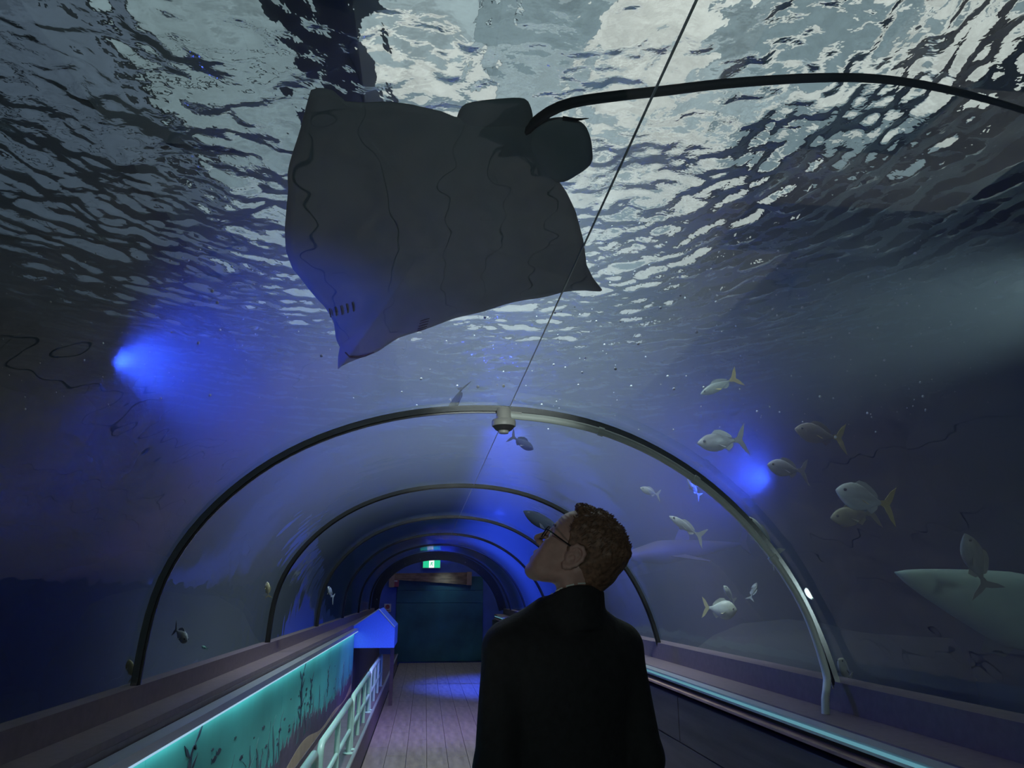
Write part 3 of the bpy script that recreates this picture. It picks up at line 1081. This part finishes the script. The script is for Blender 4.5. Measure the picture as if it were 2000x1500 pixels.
# ------------------------------------------------------------------ fish
def fish(label, head, tail, Yh, Yt, depth_ratio, col, tailcol=None, group='fish around the tunnel', name='fish', width_ratio=.5, belly=None, dorsal=True):
    H, T = at_y(*head, Yh), at_y(*tail, Yt)
    L = np.linalg.norm(H - T)
    ax = (H - T) / L
    up = np.array([0, 0, 1.0])
    if abs(ax[2]) > .8:
        up = np.array([.6, -.3, .5])
    lf = np.cross(up, ax)
    lf /= np.linalg.norm(lf)
    u2 = np.cross(ax, lf)
    root = empty(name)
    root.matrix_world = Matrix(((ax[0], lf[0], u2[0], (H[0] + T[0]) / 2), (ax[1], lf[1], u2[1], (H[1] + T[1]) / 2), (ax[2], lf[2], u2[2], (H[2] + T[2]) / 2), (0, 0, 0, 1)))
    bmx = mat(name + '_skin', col, .4 if max(col) > .1 else .9, spec=.5 if max(col) > .1 else .05, noise=.25, scale=14, stretch=(.5, 1, 2))
    fm = mat(name + '_fin', tailcol if tailcol else tuple(np.array(col) * .8), .6)
    n, m = 14, 22
    vs, fs = [], []
    for j in range(m + 1):
        t = j / m
        prof = float(np.interp(t, [0, .03, .08, .16, .28, .40, .55, .70, .85, .95, 1], [.03, .20, .42, .70, .94, 1, .90, .64, .32, .17, .15]))
        hh = L * depth_ratio * .46 * prof
        ww = hh * width_ratio
        x = L * (.5 - .80 * t)
        bend = .012 * L * math.sin(t * 5)
        for i in range(n):
            a = 2 * math.pi * i / n
            vs.append((x, ww * math.cos(a) + bend, hh * math.sin(a) - .04 * L * depth_ratio * math.sin(math.pi * t)))
    for j in range(m):
        for i in range(n):
            fs.append((j * n + i, j * n + (i + 1) % n, (j + 1) * n + (i + 1) % n, (j + 1) * n + i))
    fs.append(tuple(range(n))[::-1])
    fs.append(tuple(m * n + i for i in range(n)))
    obj('body', vs, fs, bmx, root, 2)

    def fin(nm, P, yoff=0, mt=fm, th=.0035):
        k = len(P)
        v = [(L * a, yoff + L * th, L * c) for a, c in P] + [(L * a, yoff - L * th, L * c) for a, c in P]
        obj(nm, v, [tuple(range(k)), tuple(range(k, 2 * k))[::-1]] + [((i + 1) % k, i, k + i, k + (i + 1) % k) for i in range(k)], mt, root)
    dr = depth_ratio
    fin('tail_fin', [(-.25, .03), (-.32, .05), (-.42, .13 + dr * .15), (-.52, .20 + dr * .18), (-.45, .07), (-.405, 0), (-.45, -.07), (-.52, -.20 - dr * .18), (-.42, -.13 - dr * .15), (-.32, -.05), (-.25, -.03)])
    if dorsal:
        fin('dorsal_fin', [(.22, dr * .36), (.12, dr * .44 + .045), (0, dr * .42 + .05), (-.12, dr * .30 + .04), (-.2, dr * .18 + .02), (-.2, dr * .12), (.0, dr * .3)], mt=bmx)
        fin('anal_fin', [(-.02, -dr * .36), (-.1, -dr * .40 - .03), (-.2, -dr * .2 - .02), (-.2, -dr * .1)], mt=bmx)
    for s in (1, -1):
        v = [(L * .18, s * L * dr * .2, -L * dr * .1), (L * .10, s * L * (dr * .2 + .06), -L * (dr * .1 + .07)), (L * .04, s * L * (dr * .2 + .03), -L * (dr * .1 + .06)), (L * .13, s * L * dr * .2, -L * dr * .16)]
        v += [(a, b + L * .004, c - L * .004) for a, b, c in v]
        obj('pectoral_fin', v, [(0, 1, 2, 3), (7, 6, 5, 4), (0, 4, 5, 1), (1, 5, 6, 2), (2, 6, 7, 3), (3, 7, 4, 0)], fm, root)
        wv = L * dr * .5 * width_ratio * .62
        MB().sphere((L * .40, s * wv, L * dr * .06), L * .022, 8, 6).build('eye', M['ray_dark'], root, 2)
    tag(root, label, 'fish', group)
    return root


SIL, YEL, OLV, DRK, GRY = (.72, .80, .78), (.70, .58, .12), (.34, .34, .22), (.008, .011, .013), (.30, .32, .34)
fish('bright silver fish with a yellow forked tail at the far right', (1632, 957), (1748, 990), 4.2, 4.3, .40, SIL, YEL)
fish('olive fish swimming just under the bright silver yellow tailed one', (1622, 1012), (1716, 1000), 4.6, 4.7, .34, OLV, OLV)
fish('dim brown fish with an orange yellow tail above the blue glow', (1552, 838), (1652, 858), 5.0, 5.1, .36, (.30, .27, .26), YEL)
fish('faint fish crossing the middle of the right blue glow', (1498, 908), (1578, 922), 4.7, 4.8, .36, (.35, .36, .45))
fish('faint fish with a spread forked tail left above the right blue glow', (1362, 866), (1458, 858), 5.6, 5.8, .30, (.33, .33, .36))
fish('slim fish with an orange tail high above the right arch', (1368, 770), (1444, 735), 5.5, 5.5, .24, (.32, .36, .34), (.5, .38, .12))
fish('pale slender fish half hidden behind the nearest arch on the right', (1455, 1008), (1522, 1092), 4.0, 4.1, .30, SIL, SIL)
fish('thin silvery fish right of the head of the man', (1307, 1008), (1376, 1052), 5.5, 5.6, .20, (.42, .45, .48))
fish('plump pale oval fish low behind the right pane', (1440, 1192), (1372, 1186), 4.6, 4.7, .62, (.50, .56, .48), (.45, .44, .25))
fish('small pale fish rising just above the plump oval fish', (1413, 1144), (1436, 1178), 5.3, 5.4, .32, SIL)
fish('small dim fish right above the plump oval fish', (1478, 1138), (1464, 1172), 5.8, 5.8, .32, (.34, .37, .38))
fish('dim fish diving nose up in front of the pale shark', (1884, 1042), (1930, 1158), 3.5, 3.6, .34, (.24, .27, .24), (.18, .2, .18))
fish('small dark fish silhouette right under the smoke detector', (1042, 878), (996, 850), 4.6, 4.7, .32, DRK, DRK)
fish('dark upright fish silhouette above the crown of the nearest arch', (878, 806), (906, 752), 4.0, 4.1, .36, (.03, .035, .04), (.03, .035, .04))
fish('dark pointed fish beside the forehead of the man', (1022, 998), (1130, 1056), 7.4, 7.2, .24, DRK, DRK, dorsal=False)
fish('pale fish low behind the foot of the conduit', (1637, 1288), (1664, 1330), 3.7, 3.8, .46, (.42, .44, .36))
fish('small pale grey fish low behind the left pane', (366, 1252), (340, 1226), 3.8, 3.9, .40, (.40, .45, .46), group='fish left of the tunnel')
fish('tiny upright yellowish fish beyond the second arch on the left', (522, 1136), (524, 1168), 5.2, 5.2, .40, (.42, .40, .26), group='fish left of the tunnel')
fish('tiny teal fish just above the left ledge', (394, 1262), (406, 1268), 4.4, 4.4, .5, (.2, .45, .42), group='fish left of the tunnel')
fish('tiny dim slanting fish far down the left panes', (640, 1146), (652, 1170), 7.0, 7.2, .26, (.3, .36, .42), group='fish left of the tunnel')
fish('faint small fish left of the nearest arch top right', (1250, 953), (1290, 968), 6.2, 6.3, .30, (.33, .34, .34))
fish('faint small slanting fish above the thin silvery one', (1342, 936), (1368, 972), 6.4, 6.5, .30, (.30, .32, .36))

fish('small mottled yellow fish upright low at the foot of the nearest arch left', (252, 1288), (260, 1330), 3.5, 3.5, .50, (.50, .45, .24), group='fish left of the tunnel')

# pale big shark, partly outside the frame
M['shark'] = mat('shark_belly', (0.40, 0.58, 0.48), 0.6, noise=.15, scale=4)
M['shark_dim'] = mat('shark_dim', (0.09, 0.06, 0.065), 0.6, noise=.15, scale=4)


def shark(label, snout, tailp, Ys, Yt, m, depth, flat):
    H, T = at_y(*snout, Ys), at_y(*tailp, Yt)
    L = np.linalg.norm(H - T)
    ax = (H - T) / L
    lf = np.cross((0, 0, 1), ax)
    lf /= np.linalg.norm(lf)
    u2 = np.cross(ax, lf)
    root = empty('shark')
    root.matrix_world = Matrix(((ax[0], lf[0], u2[0], (H[0] + T[0]) / 2), (ax[1], lf[1], u2[1], (H[1] + T[1]) / 2), (ax[2], lf[2], u2[2], (H[2] + T[2]) / 2), (0, 0, 0, 1)))
    n, k = 18, 30
    vs, fs = [], []
    for j in range(k + 1):
        t = j / k
        pr = (t / .32) ** .8 if t < .32 else max(.05, 1 - ((t - .32) / .68) ** 1.4 * .95)
        hh, ww = L * depth * pr + .004, L * depth * flat * pr + .004
        for i in range(n):
            a = 2 * math.pi * i / n
            vs.append((L * (.5 - t), ww * math.cos(a), hh * math.sin(a)))
    for j in range(k):
        for i in range(n):
            fs.append((j * n + i, j * n + (i + 1) % n, (j + 1) * n + (i + 1) % n, (j + 1) * n + i))
    fs += [tuple(range(n))[::-1], tuple(k * n + i for i in range(n))]
    obj('body', vs, fs, m, root, 2)

    def fin(nm, P):
        c = len(P)
        v = P + [(a + L * .002, b + L * .006, z + L * .006) for a, b, z in P]
        obj(nm, v, [tuple(range(c)), tuple(range(c, 2 * c))[::-1]] + [((i + 1) % c, i, c + i, c + (i + 1) % c) for i in range(c)], m, root)
    for s in (1, -1):
        fin('pectoral_fin', [(L * .16, s * L * depth * flat * .8, -L * .03), (L * .02, s * L * (depth * flat + .16), -L * .08), (-L * .03, s * L * (depth * flat + .13), -L * .08), (L * .04, s * L * depth * flat * .8, -L * .03)])
    fin('dorsal_fin', [(L * .06, 0, L * depth * .8), (-L * .03, 0, L * (depth + .11)), (-L * .07, 0, L * (depth + .10)), (-L * .06, 0, L * depth * .7)])
    fin('tail_fin', [(-L * .46, 0, 0), (-L * .56, 0, L * .13), (-L * .62, 0, L * .17), (-L * .53, 0, 0), (-L * .56, 0, -L * .08)])
    tag(root, label, 'shark')


shark('big pale green bellied shark entering from the right edge', (1748, 1118), (2420, 1330), 4.0, 4.2, M['shark'], .09, 1.1)
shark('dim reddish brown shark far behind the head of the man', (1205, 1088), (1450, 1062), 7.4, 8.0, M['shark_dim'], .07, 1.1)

# bubbles and specks drifting in the water
mb = MB()
for i in range(700):
    px, py = (random.uniform(1050, 1950), random.uniform(420, 860)) if i % 3 else (random.uniform(0, 1100), random.uniform(450, 800))
    p = at_y(px, py, random.uniform(3.2, 6.5))
    if p[2] > 4.05 or (p[2] < 2.4 and -1.3 < p[0] < 1.9):
        continue
    mb.sphere(p, random.uniform(.004, .009) if random.random() < .4 else random.uniform(.0015, .004), 6, 4)
o = mb.build('bubbles', mat('bubble', (.95, .97, .97), .2), None, True)
tag(o, 'tiny white bubbles and specks drifting in the water', 'bubbles', None, 'stuff')

# ------------------------------------------------------------------ the man: fields meshed by surface nets
def snets(f, org, h):
    s = f < 0
    nx, ny, nz_ = f.shape
    cs = [(i, j, k) for i in (0, 1) for j in (0, 1) for k in (0, 1)]
    sub = lambda a, c: a[c[0]:nx - 1 + c[0], c[1]:ny - 1 + c[1], c[2]:nz_ - 1 + c[2]]
    S = [sub(s, c) for c in cs]
    cnt = sum(x.astype(np.int8) for x in S)
    act = (cnt > 0) & (cnt < 8)
    ii = np.argwhere(act)
    pos = np.zeros((len(ii), 3))
    num = np.zeros(len(ii))
    vals = [f[ii[:, 0] + c[0], ii[:, 1] + c[1], ii[:, 2] + c[2]] for c in cs]
    for a in range(8):
        for b in range(a + 1, 8):
            d = [cs[b][t] - cs[a][t] for t in range(3)]
            if sum(map(abs, d)) != 1:
                continue
            cr = (vals[a] < 0) != (vals[b] < 0)
            t = vals[a] / np.where(cr, vals[a] - vals[b], 1)
            for ax in range(3):
                pos[:, ax] += np.where(cr, cs[a][ax] + d[ax] * t, 0)
            num += cr
    pos = (ii + pos / num[:, None]) * h + np.array(org)
    vid = -np.ones(act.shape, int)
    vid[act] = np.arange(len(ii))
    faces = []
    for ax in range(3):
        u, v = (ax + 1) % 3, (ax + 2) % 3
        sl0 = [slice(None)] * 3
        sl1 = [slice(None)] * 3
        sl0[ax], sl1[ax] = slice(0, -1), slice(1, None)
        ch = s[tuple(sl0)] != s[tuple(sl1)]
        e = np.argwhere(ch)
        ok = (e[:, u] > 0) & (e[:, v] > 0) & (e[:, u] < f.shape[u] - 1) & (e[:, v] < f.shape[v] - 1)
        e = e[ok]

        def cell(du, dv):
            c = e.copy()
            c[:, u] += du
            c[:, v] += dv
            return vid[c[:, 0], c[:, 1], c[:, 2]]
        q = np.stack([cell(-1, -1), cell(0, -1), cell(0, 0), cell(-1, 0)], 1)
        ins = s[e[:, 0], e[:, 1], e[:, 2]]
        q[~ins] = q[~ins][:, ::-1]
        faces.append(q)
    return pos, np.vstack(faces)


def grid(lo, hi, h):
    ax = [np.arange(a, b + h, h, dtype=np.float32) for a, b in zip(lo, hi)]
    return np.meshgrid(*ax, indexing='ij')


def smin(a, b, k):
    h = np.maximum(k - np.abs(a - b), 0) / k
    return np.minimum(a, b) - h * h * k * .25


def smax(a, b, k):
    return -smin(-a, -b, k)


class FLD:
    def __init__(self, lo, hi, h):
        self.lo, self.h = lo, h
        self.P = grid(lo, hi, h)
        self.d = np.full(self.P[0].shape, 9.0, np.float32)

    def ell(self, c, r):
        q = [(p - a) / b for p, a, b in zip(self.P, c, r)]
        k0 = np.sqrt(q[0] ** 2 + q[1] ** 2 + q[2] ** 2) + 1e-9
        k1 = np.sqrt(sum((x / b) ** 2 for x, b in zip(q, r))) + 1e-9
        return k0 * (k0 - 1) / k1

    def cap(self, a, b, ra, rb=None):
        rb = ra if rb is None else rb
        a, b = np.array(a, float), np.array(b, float)
        ba = b - a
        t = sum((p - x) * y for p, x, y in zip(self.P, a, ba)) / (ba @ ba + 1e-12)
        t = np.clip(t, 0, 1)
        return np.sqrt(sum((p - x - y * t) ** 2 for p, x, y in zip(self.P, a, ba))) - (ra + (rb - ra) * t)

    def add(self, d, k=.01):
        self.d = smin(self.d, d, k)

    def cut(self, d, k=.006):
        self.d = smax(self.d, -d, k)

    def mesh(self):
        return snets(self.d, self.lo, self.h)


def noise3(x, y, z):
    return np.sin(x + 1.7 * np.sin(y * .9)) * np.cos(y * 1.1 + 1.3 * np.sin(z)) * .6 + np.sin(z * 1.3 + x * .7 + np.cos(y * 1.9)) * .4


M['skin'] = mat('skin', (0.42, 0.27, 0.225), 0.5, noise=.10, scale=40)
M['hair'] = mat('hair', (0.15, 0.085, 0.052), 0.55, noise=.5, scale=90)
M['jacket'] = mat('jacket_cloth', (0.012, 0.013, 0.015), 0.85, noise=.25, scale=40, bump=.2)
M['trousers'] = mat('trouser_cloth', (0.02, 0.022, 0.03), 0.85)
M['shoe'] = mat('shoe_leather', (0.015, 0.013, 0.012), 0.4)
M['frame'] = mat('spectacle_frame', (0.012, 0.012, 0.014), 0.25)
M['eye_white'] = mat('eye_white', (0.6, 0.58, 0.55), 0.2)
M['iris'] = mat('iris', (0.06, 0.07, 0.08), 0.15)
M['collar_trim'] = mat('collar_trim', (0.62, 0.68, 0.62), 0.6)
M['lip'] = mat('lip', (0.34, 0.15, 0.13), 0.45)

HH, HP = math.radians(-71), math.radians(35)
fh = np.array([math.sin(HH), math.cos(HH), 0])
HF = fh * math.cos(HP) + np.array([0, 0, math.sin(HP)])
HU = -fh * math.sin(HP) + np.array([0, 0, math.cos(HP)])
HL = np.array([-fh[1], fh[0], 0])
HO = np.array([.418, 2.10, 1.591])
PO = np.array([.385, 2.12, 0.0])        # the man's standing point
man = empty('person', tuple(PO))
tag(man, 'person in a dark jacket and glasses, seen from behind, looking up left', 'person')


def to_man(local):
    local = np.asarray(local, float)
    return HO + np.outer(local[:, 0], HF) + np.outer(local[:, 1], HL) + np.outer(local[:, 2], HU) - PO


# neck base in head coordinates
nb = np.array([.412, 2.105, 1.40]) - HO
nb = np.array([nb @ HF, nb @ HL, nb @ HU])
nt_ = np.array([.418, 2.10, 1.53]) - HO
nt_ = np.array([nt_ @ HF, nt_ @ HL, nt_ @ HU])


def cranium(fd):
    d = fd.ell((-.012, 0, .046), (.099, .077, .088))
    d = smin(d, fd.ell((-.045, 0, .03), (.066, .071, .075)), .03)
    return smin(d, fd.ell((.035, 0, .055), (.060, .064, .062)), .03)


fd = FLD((-.13, -.105, -.27), (.14, .105, .145), .0026)
fd.d = cranium(fd)
fd.add(fd.ell((.042, 0, -.022), (.053, .060, .075)), .03)
for s in (1, -1):
    fd.add(fd.cap((.0, s * .052, -.052), (.068, s * .018, -.098), .019, .017), .03)
    fd.add(fd.cap((.082, s * .012, .034), (.072, s * .042, .034), .013, .011), .018)
    fd.add(fd.ell((.064, s * .042, -.014), (.028, .022, .026)), .02)
    fd.add(fd.ell((.06, s * .03, -.06), (.034, .026, .034)), .03)
fd.add(fd.ell((.084, 0, -.101), (.019, .022, .017)), .02)
fd.add(fd.ell((.083, 0, -.058), (.020, .026, .026)), .02)
for s in (1, -1):
    fd.cut(fd.ell((.103, s * .031, .014), (.016, .017, .012)), .014)
fd.add(fd.cap((.094, 0, .026), (.121, 0, -.016), .0075, .0105), .012)
for s in (1, -1):
    fd.add(fd.ell((.107, s * .0125, -.022), (.012, .0075, .0085)), .008)
    fd.cut(fd.ell((.112, s * .007, -.031), (.006, .0038, .005)), .003)
fd.add(fd.cap((.0985, .010, -.0525), (.0985, -.010, -.0525), .0068), .008)
fd.add(fd.cap((.088, .020, -.057), (.0985, .008, -.053), .005), .008)
fd.add(fd.cap((.088, -.020, -.057), (.0985, -.008, -.053), .005), .008)
fd.add(fd.cap((.096, .011, -.0695), (.096, -.011, -.0695), .0075), .008)
fd.cut(fd.cap((.106, .024, -.0608), (.106, -.024, -.0608), .0035), .004)
fd.add(fd.cap(tuple(nt_ + np.array([-.012, 0, .0])), tuple(nb), .058, .068), .035)
for s in (1, -1):    # neck muscle behind the ear
    fd.add(fd.cap((-.025, s * .058, -.03), tuple(nb + np.array([.03, s * .02, 0])), .016, .02), .03)
    # ear: rim, bowl, lobe
    fd.add(fd.cap((.004, s * .072, -.004), (-.012, s * .082, .012), .014, .010), .012)
    E0 = [(.010, .076, .004), (.012, .081, .020), (.002, .087, .033), (-.014, .091, .036), (-.027, .092, .026), (-.030, .091, .008), (-.024, .088, -.010), (-.012, .083, -.024), (.0, .079, -.031), (.007, .076, -.024)]
    for a, b in zip(E0[:-1], E0[1:]):
        fd.add(fd.cap((a[0], s * a[1], a[2]), (b[0], s * b[1], b[2]), .0052 if a[2] > -.02 else .0075), .005)
    fd.add(fd.ell((-.010, s * .081, .004), (.017, .006, .028)), .006)
    fd.add(fd.cap((-.004, s * .086, .022), (-.016, s * .088, -.006), .0035), .004)
    fd.cut(fd.ell((-.003, s * .090, -.003), (.010, .009, .011)), .004)
# furrows of the raised brow
X_, Y_, Z_ = fd.P
band = np.clip((Z_ - .045) / .01, 0, 1) * np.clip((.092 - Z_) / .01, 0, 1) * np.clip((X_ - .05) / .02, 0, 1)
fd.d += band * .0008 * np.sin((Z_ + .12 * Y_ ** 2 * 10) * 2 * math.pi / .011)
v, f = fd.mesh()
body = obj('body', to_man(v), f, M['skin'], man, 2)
for s in (1, -1):
    mb = MB()
    mb.sphere((.081, s * .031, .014), .0125, 16, 12)
    e_ = obj('eye', to_man(mb.v), mb.f, M['eye_white'], man, 2)
    mb = MB()
    mb.sphere((.0895, s * .031, .0165), (.0045, .0058, .0058), 12, 8)
    obj('iris', to_man(mb.v), mb.f, M['iris'], e_, 2)
    pts = [(.094, s * .016, .038), (.097, s * .024, .043), (.092, s * .036, .043), (.080, s * .048, .036)]
    mb = MB()
    mb.tube(resample(pts, 10), [.0025, .0035, .004, .004, .004, .004, .0035, .003, .0025, .0015], 6)
    obj('eyebrow', to_man(mb.v), mb.f, M['hair'], man, 2)

# hair: cap over the skull, cut at the hairline, with tufts
fd = FLD((-.14, -.105, -.13), (.13, .105, .165), .0028)
X_, Y_, Z_ = fd.P
topw = np.clip((Z_ - .03) / .06, 0, 1)
nzv = noise3(X_ * 110 + Y_ * 40, Y_ * 150, Z_ * 60) * .0035 + noise3(X_ * 260, Y_ * 300 + 3, Z_ * 160) * .0016
hd = cranium(fd) - (.006 + .012 * topw) + nzv * (.35 + .9 * topw)
hd = smin(hd, fd.cap((-.055, 0, -.01), (-.060, 0, -.075), .062, .052) + .004 + nzv * .3, .03)
hl = X_ - (.012 + (Z_ + .01) * .44) - .010 * np.cos(Y_ * 60) * (Z_ > .06) + nzv * 1.2        # front hairline
lowc = (-.028 + (X_ + .02) * .75) - Z_ + nzv                                                    # lower edge to the nape
fr_ear = np.where(X_ > -.012, -.004 - Z_, -1)
ear_gap = .016 - np.sqrt(((X_ + .008) / 1.0) ** 2 + ((Z_ - .004) / 1.55) ** 2) + .006
hd = smax(hd, hl, .006)
hd = smax(hd, lowc, .006)
hd = smax(hd, np.where(X_ > -.03, fr_ear, -1).astype(np.float32), .004)
hd = smax(hd, np.where(np.abs(Y_) > .05, ear_gap, -1).astype(np.float32), .004)
fd.d = hd.astype(np.float32)
hv, hf = fd.mesh()
hair = obj('hair', to_man(hv), hf, M['hair'], man, 2)
rs = np.random.default_rng(5)
tops = hv[(hv[:, 2] > .045) & (hv[:, 0] > -.11)]
sel = tops[rs.choice(len(tops), 1500)]
mb = MB()
for p in sel:
    n_ = p - np.array([-.012, 0, .04])
    n_ /= np.linalg.norm(n_)
    fwd = np.array([.25, rs.normal(0, .5), .1]) + np.array([-.5, 0, .35]) * (p[0] < .03)
    fwd = fwd - n_ * (fwd @ n_)
    L_ = rs.uniform(.010, .020)
    a = p - n_ * .003
    mb.tube([a, a + n_ * L_ * .35 + fwd * L_ * .45, a + n_ * L_ * .45 + fwd * L_ * 1.0], [.0016, .0013, .0002], 3, False)
tf = obj('hair_tufts', to_man(mb.v), mb.f, M['hair'], hair, 2)
tf['kind'] = 'stuff'

# glasses
gm = MB()
lens = []
for s in (1, -1):
    P = []
    for k in range(24):
        a = 2 * math.pi * k / 24
        cx, cz = math.copysign(abs(math.cos(a)) ** .7, math.cos(a)) * .025, math.copysign(abs(math.sin(a)) ** .7, math.sin(a)) * .0185
        P.append((.106 - .10 * max(0, abs(s * .033 + cx) - .012) ** 1.15, s * .033 + cx, .013 + cz))
    gm.tube(P + P[:1], .0017, 6, False)
    lens.append(P)
gm.tube([(.108, .010, .019), (.111, 0, .022), (.108, -.010, .019)], .0017, 6)
for s in (1, -1):
    gm.tube(resample([(.099, s * .060, .022), (.088, s * .071, .023), (.05, s * .077, .022), (.005, s * .081, .021), (-.018, s * .084, .014), (-.030, s * .082, -.006)], 18), .0021, 6)
gl_ = obj('glasses', to_man(gm.v), gm.f, M['frame'], man, True)
_lm = bpy.data.materials.new('spectacle_lens')
_lm.use_nodes = True
_n = _lm.node_tree
_n.nodes.clear()
_a, _b, _c, _o = _n.nodes.new('ShaderNodeBsdfTransparent'), _n.nodes.new('ShaderNodeBsdfGlossy'), _n.nodes.new('ShaderNodeMixShader'), _n.nodes.new('ShaderNodeOutputMaterial')
_b.inputs['Roughness'].default_value = 0
_c.inputs[0].default_value = .12
_n.links.new(_a.outputs[0], _c.inputs[1])
_n.links.new(_b.outputs[0], _c.inputs[2])
_n.links.new(_c.outputs[0], _o.inputs[0])
for P in lens:
    n_ = len(P)
    Q = P + [(x - .0012, y, z) for x, y, z in P]
    obj('lens', to_man(Q), [tuple(range(n_)), tuple(range(n_, 2 * n_))[::-1]] + [((i + 1) % n_, i, n_ + i, n_ + (i + 1) % n_) for i in range(n_)], _lm, gl_)

# jacket
TB = math.radians(-12)
tf_, tr_ = np.array([math.sin(TB), math.cos(TB), 0]), np.array([math.cos(TB), -math.sin(TB), 0])


def body_pts(v):
    v = np.asarray(v, float)
    return np.outer(v[:, 0], tr_) + np.outer(v[:, 1], tf_) + np.outer(v[:, 2], (0, 0, 1))


fd = FLD((-.33, -.20, .68), (.33, .22, 1.55), .0075)
X_, Y_, Z_ = fd.P
P0_ = fd.P
fd.P = [X_, Y_ * 1.45, Z_]
fd.d = fd.cap((0, 0, .76), (0, 0, 1.24), .178, .168)
fd.P = P0_
fd.add(fd.cap((-.150, -.005, 1.352), (.150, -.005, 1.345), .062), .06)
fd.add(fd.cap((-.05, -.01, 1.43), (-.155, 0, 1.375), .058, .048), .05)
fd.add(fd.cap((.06, -.01, 1.43), (.155, 0, 1.365), .058, .048), .05)
fd.add(fd.ell((0, -.06, 1.28), (.15, .06, .12)), .06)
for s in (1, -1):
    sh, el, wr = (s * .172, 0, 1.345), (s * .205, -.035, 1.07), (s * .215, .09, .86)
    fd.add(fd.cap(sh, el, .061, .056), .03)
    fd.add(fd.cap(el, wr, .056, .044), .02)
# collar
ang_ = np.arctan2(X_ - .022, Y_ - .0)
col_ = np.abs(np.hypot((X_ - .022), (Y_ + .012) * .95) - (.082 - .06 * (Z_ - 1.44))) - .008
fd.add(np.maximum(col_, np.maximum(1.40 - Z_, Z_ - (1.472 - .05 * np.cos(ang_) * 0.9))), .012)
fd.d += noise3(X_ * 22, Y_ * 25 + 2, Z_ * 14) * .0022
fd.d = np.maximum(fd.d, .72 - Z_)
v, f = fd.mesh()
jk = obj('jacket', body_pts(v), f, M['jacket'], man, 2)
# pale edge of the shirt collar above the jacket collar
pts = []
for k in range(40):
    a = math.radians(-205 + 7.5 * k)
    x, y = .022 + .080 * math.sin(a), -.012 + .083 * math.cos(a)
    pts.append((x, y, 1.476 - .05 * math.cos(a) * .9))
sc_ = empty('shirt_collar')
sc_.parent = man
mb = MB()
P = body_pts(pts)
for k in range(0, 36, 3):
    mb.tube(P[k:k + 3], .0022, 6)
mb.build('stitched_edge', M['collar_trim'], sc_, True)

# trousers, shoes and hands
fd = FLD((-.22, -.16, .06), (.22, .18, .96), .012)
P0_ = fd.P
fd.P = [P0_[0], P0_[1] * 1.35, P0_[2]]
fd.d = fd.cap((0, 0, .84), (0, 0, .90), .165)
fd.P = P0_
for s in (1, -1):
    fd.add(fd.cap((s * .085, 0, .82), (s * .10, .01, .48), .085, .062), .04)
    fd.add(fd.cap((s * .10, .01, .48), (s * .105, -.01, .10), .062, .052), .02)
v, f = fd.mesh()
obj('trousers', body_pts(v), f, M['trousers'], man, 2)
for s in (1, -1):
    fd = FLD((-.07, -.10, 0), (.07, .22, .14), .008)
    fd.d = fd.ell((0, .05, .035), (.047, .145, .04))
    fd.add(fd.cap((0, -.02, .06), (0, -.02, .12), .045), .03)
    fd.d = np.maximum(fd.d, .004 - fd.P[2])
    v, f = fd.mesh()
    obj('shoe', body_pts(v + np.array([s * .11, .0, 0])), f, M['shoe'], man, 2)
    fd = FLD((-.06, -.07, -.22), (.06, .09, .05), .0045)
    fd.d = fd.cap((0, 0, .04), (0, .004, -.02), .027)
    fd.add(fd.ell((0, .01, -.055), (.017, .038, .048)), .02)
    for k, (y, l) in enumerate(((.040, .072), (.018, .084), (-.003, .078), (-.022, .060))):
        k1 = (-s * .006, y, -.095)
        k2 = (-s * .014, y + .004, -.095 - l * .5)
        k3 = (-s * .028, y + .006, -.095 - l)
        fd.add(fd.cap(k1, k2, .0095, .0088), .006)
        fd.add(fd.cap(k2, k3, .0088, .0072), .004)
    fd.add(fd.cap((-s * .004, .034, -.035), (-s * .012, .058, -.072), .012, .010), .01)
    fd.add(fd.cap((-s * .012, .058, -.072), (-s * .022, .060, -.102), .010, .008), .004)
    v, f = fd.mesh()
    obj('hand', body_pts(v + np.array([s * .218, .10, .83])), f, M['skin'], man, 2)
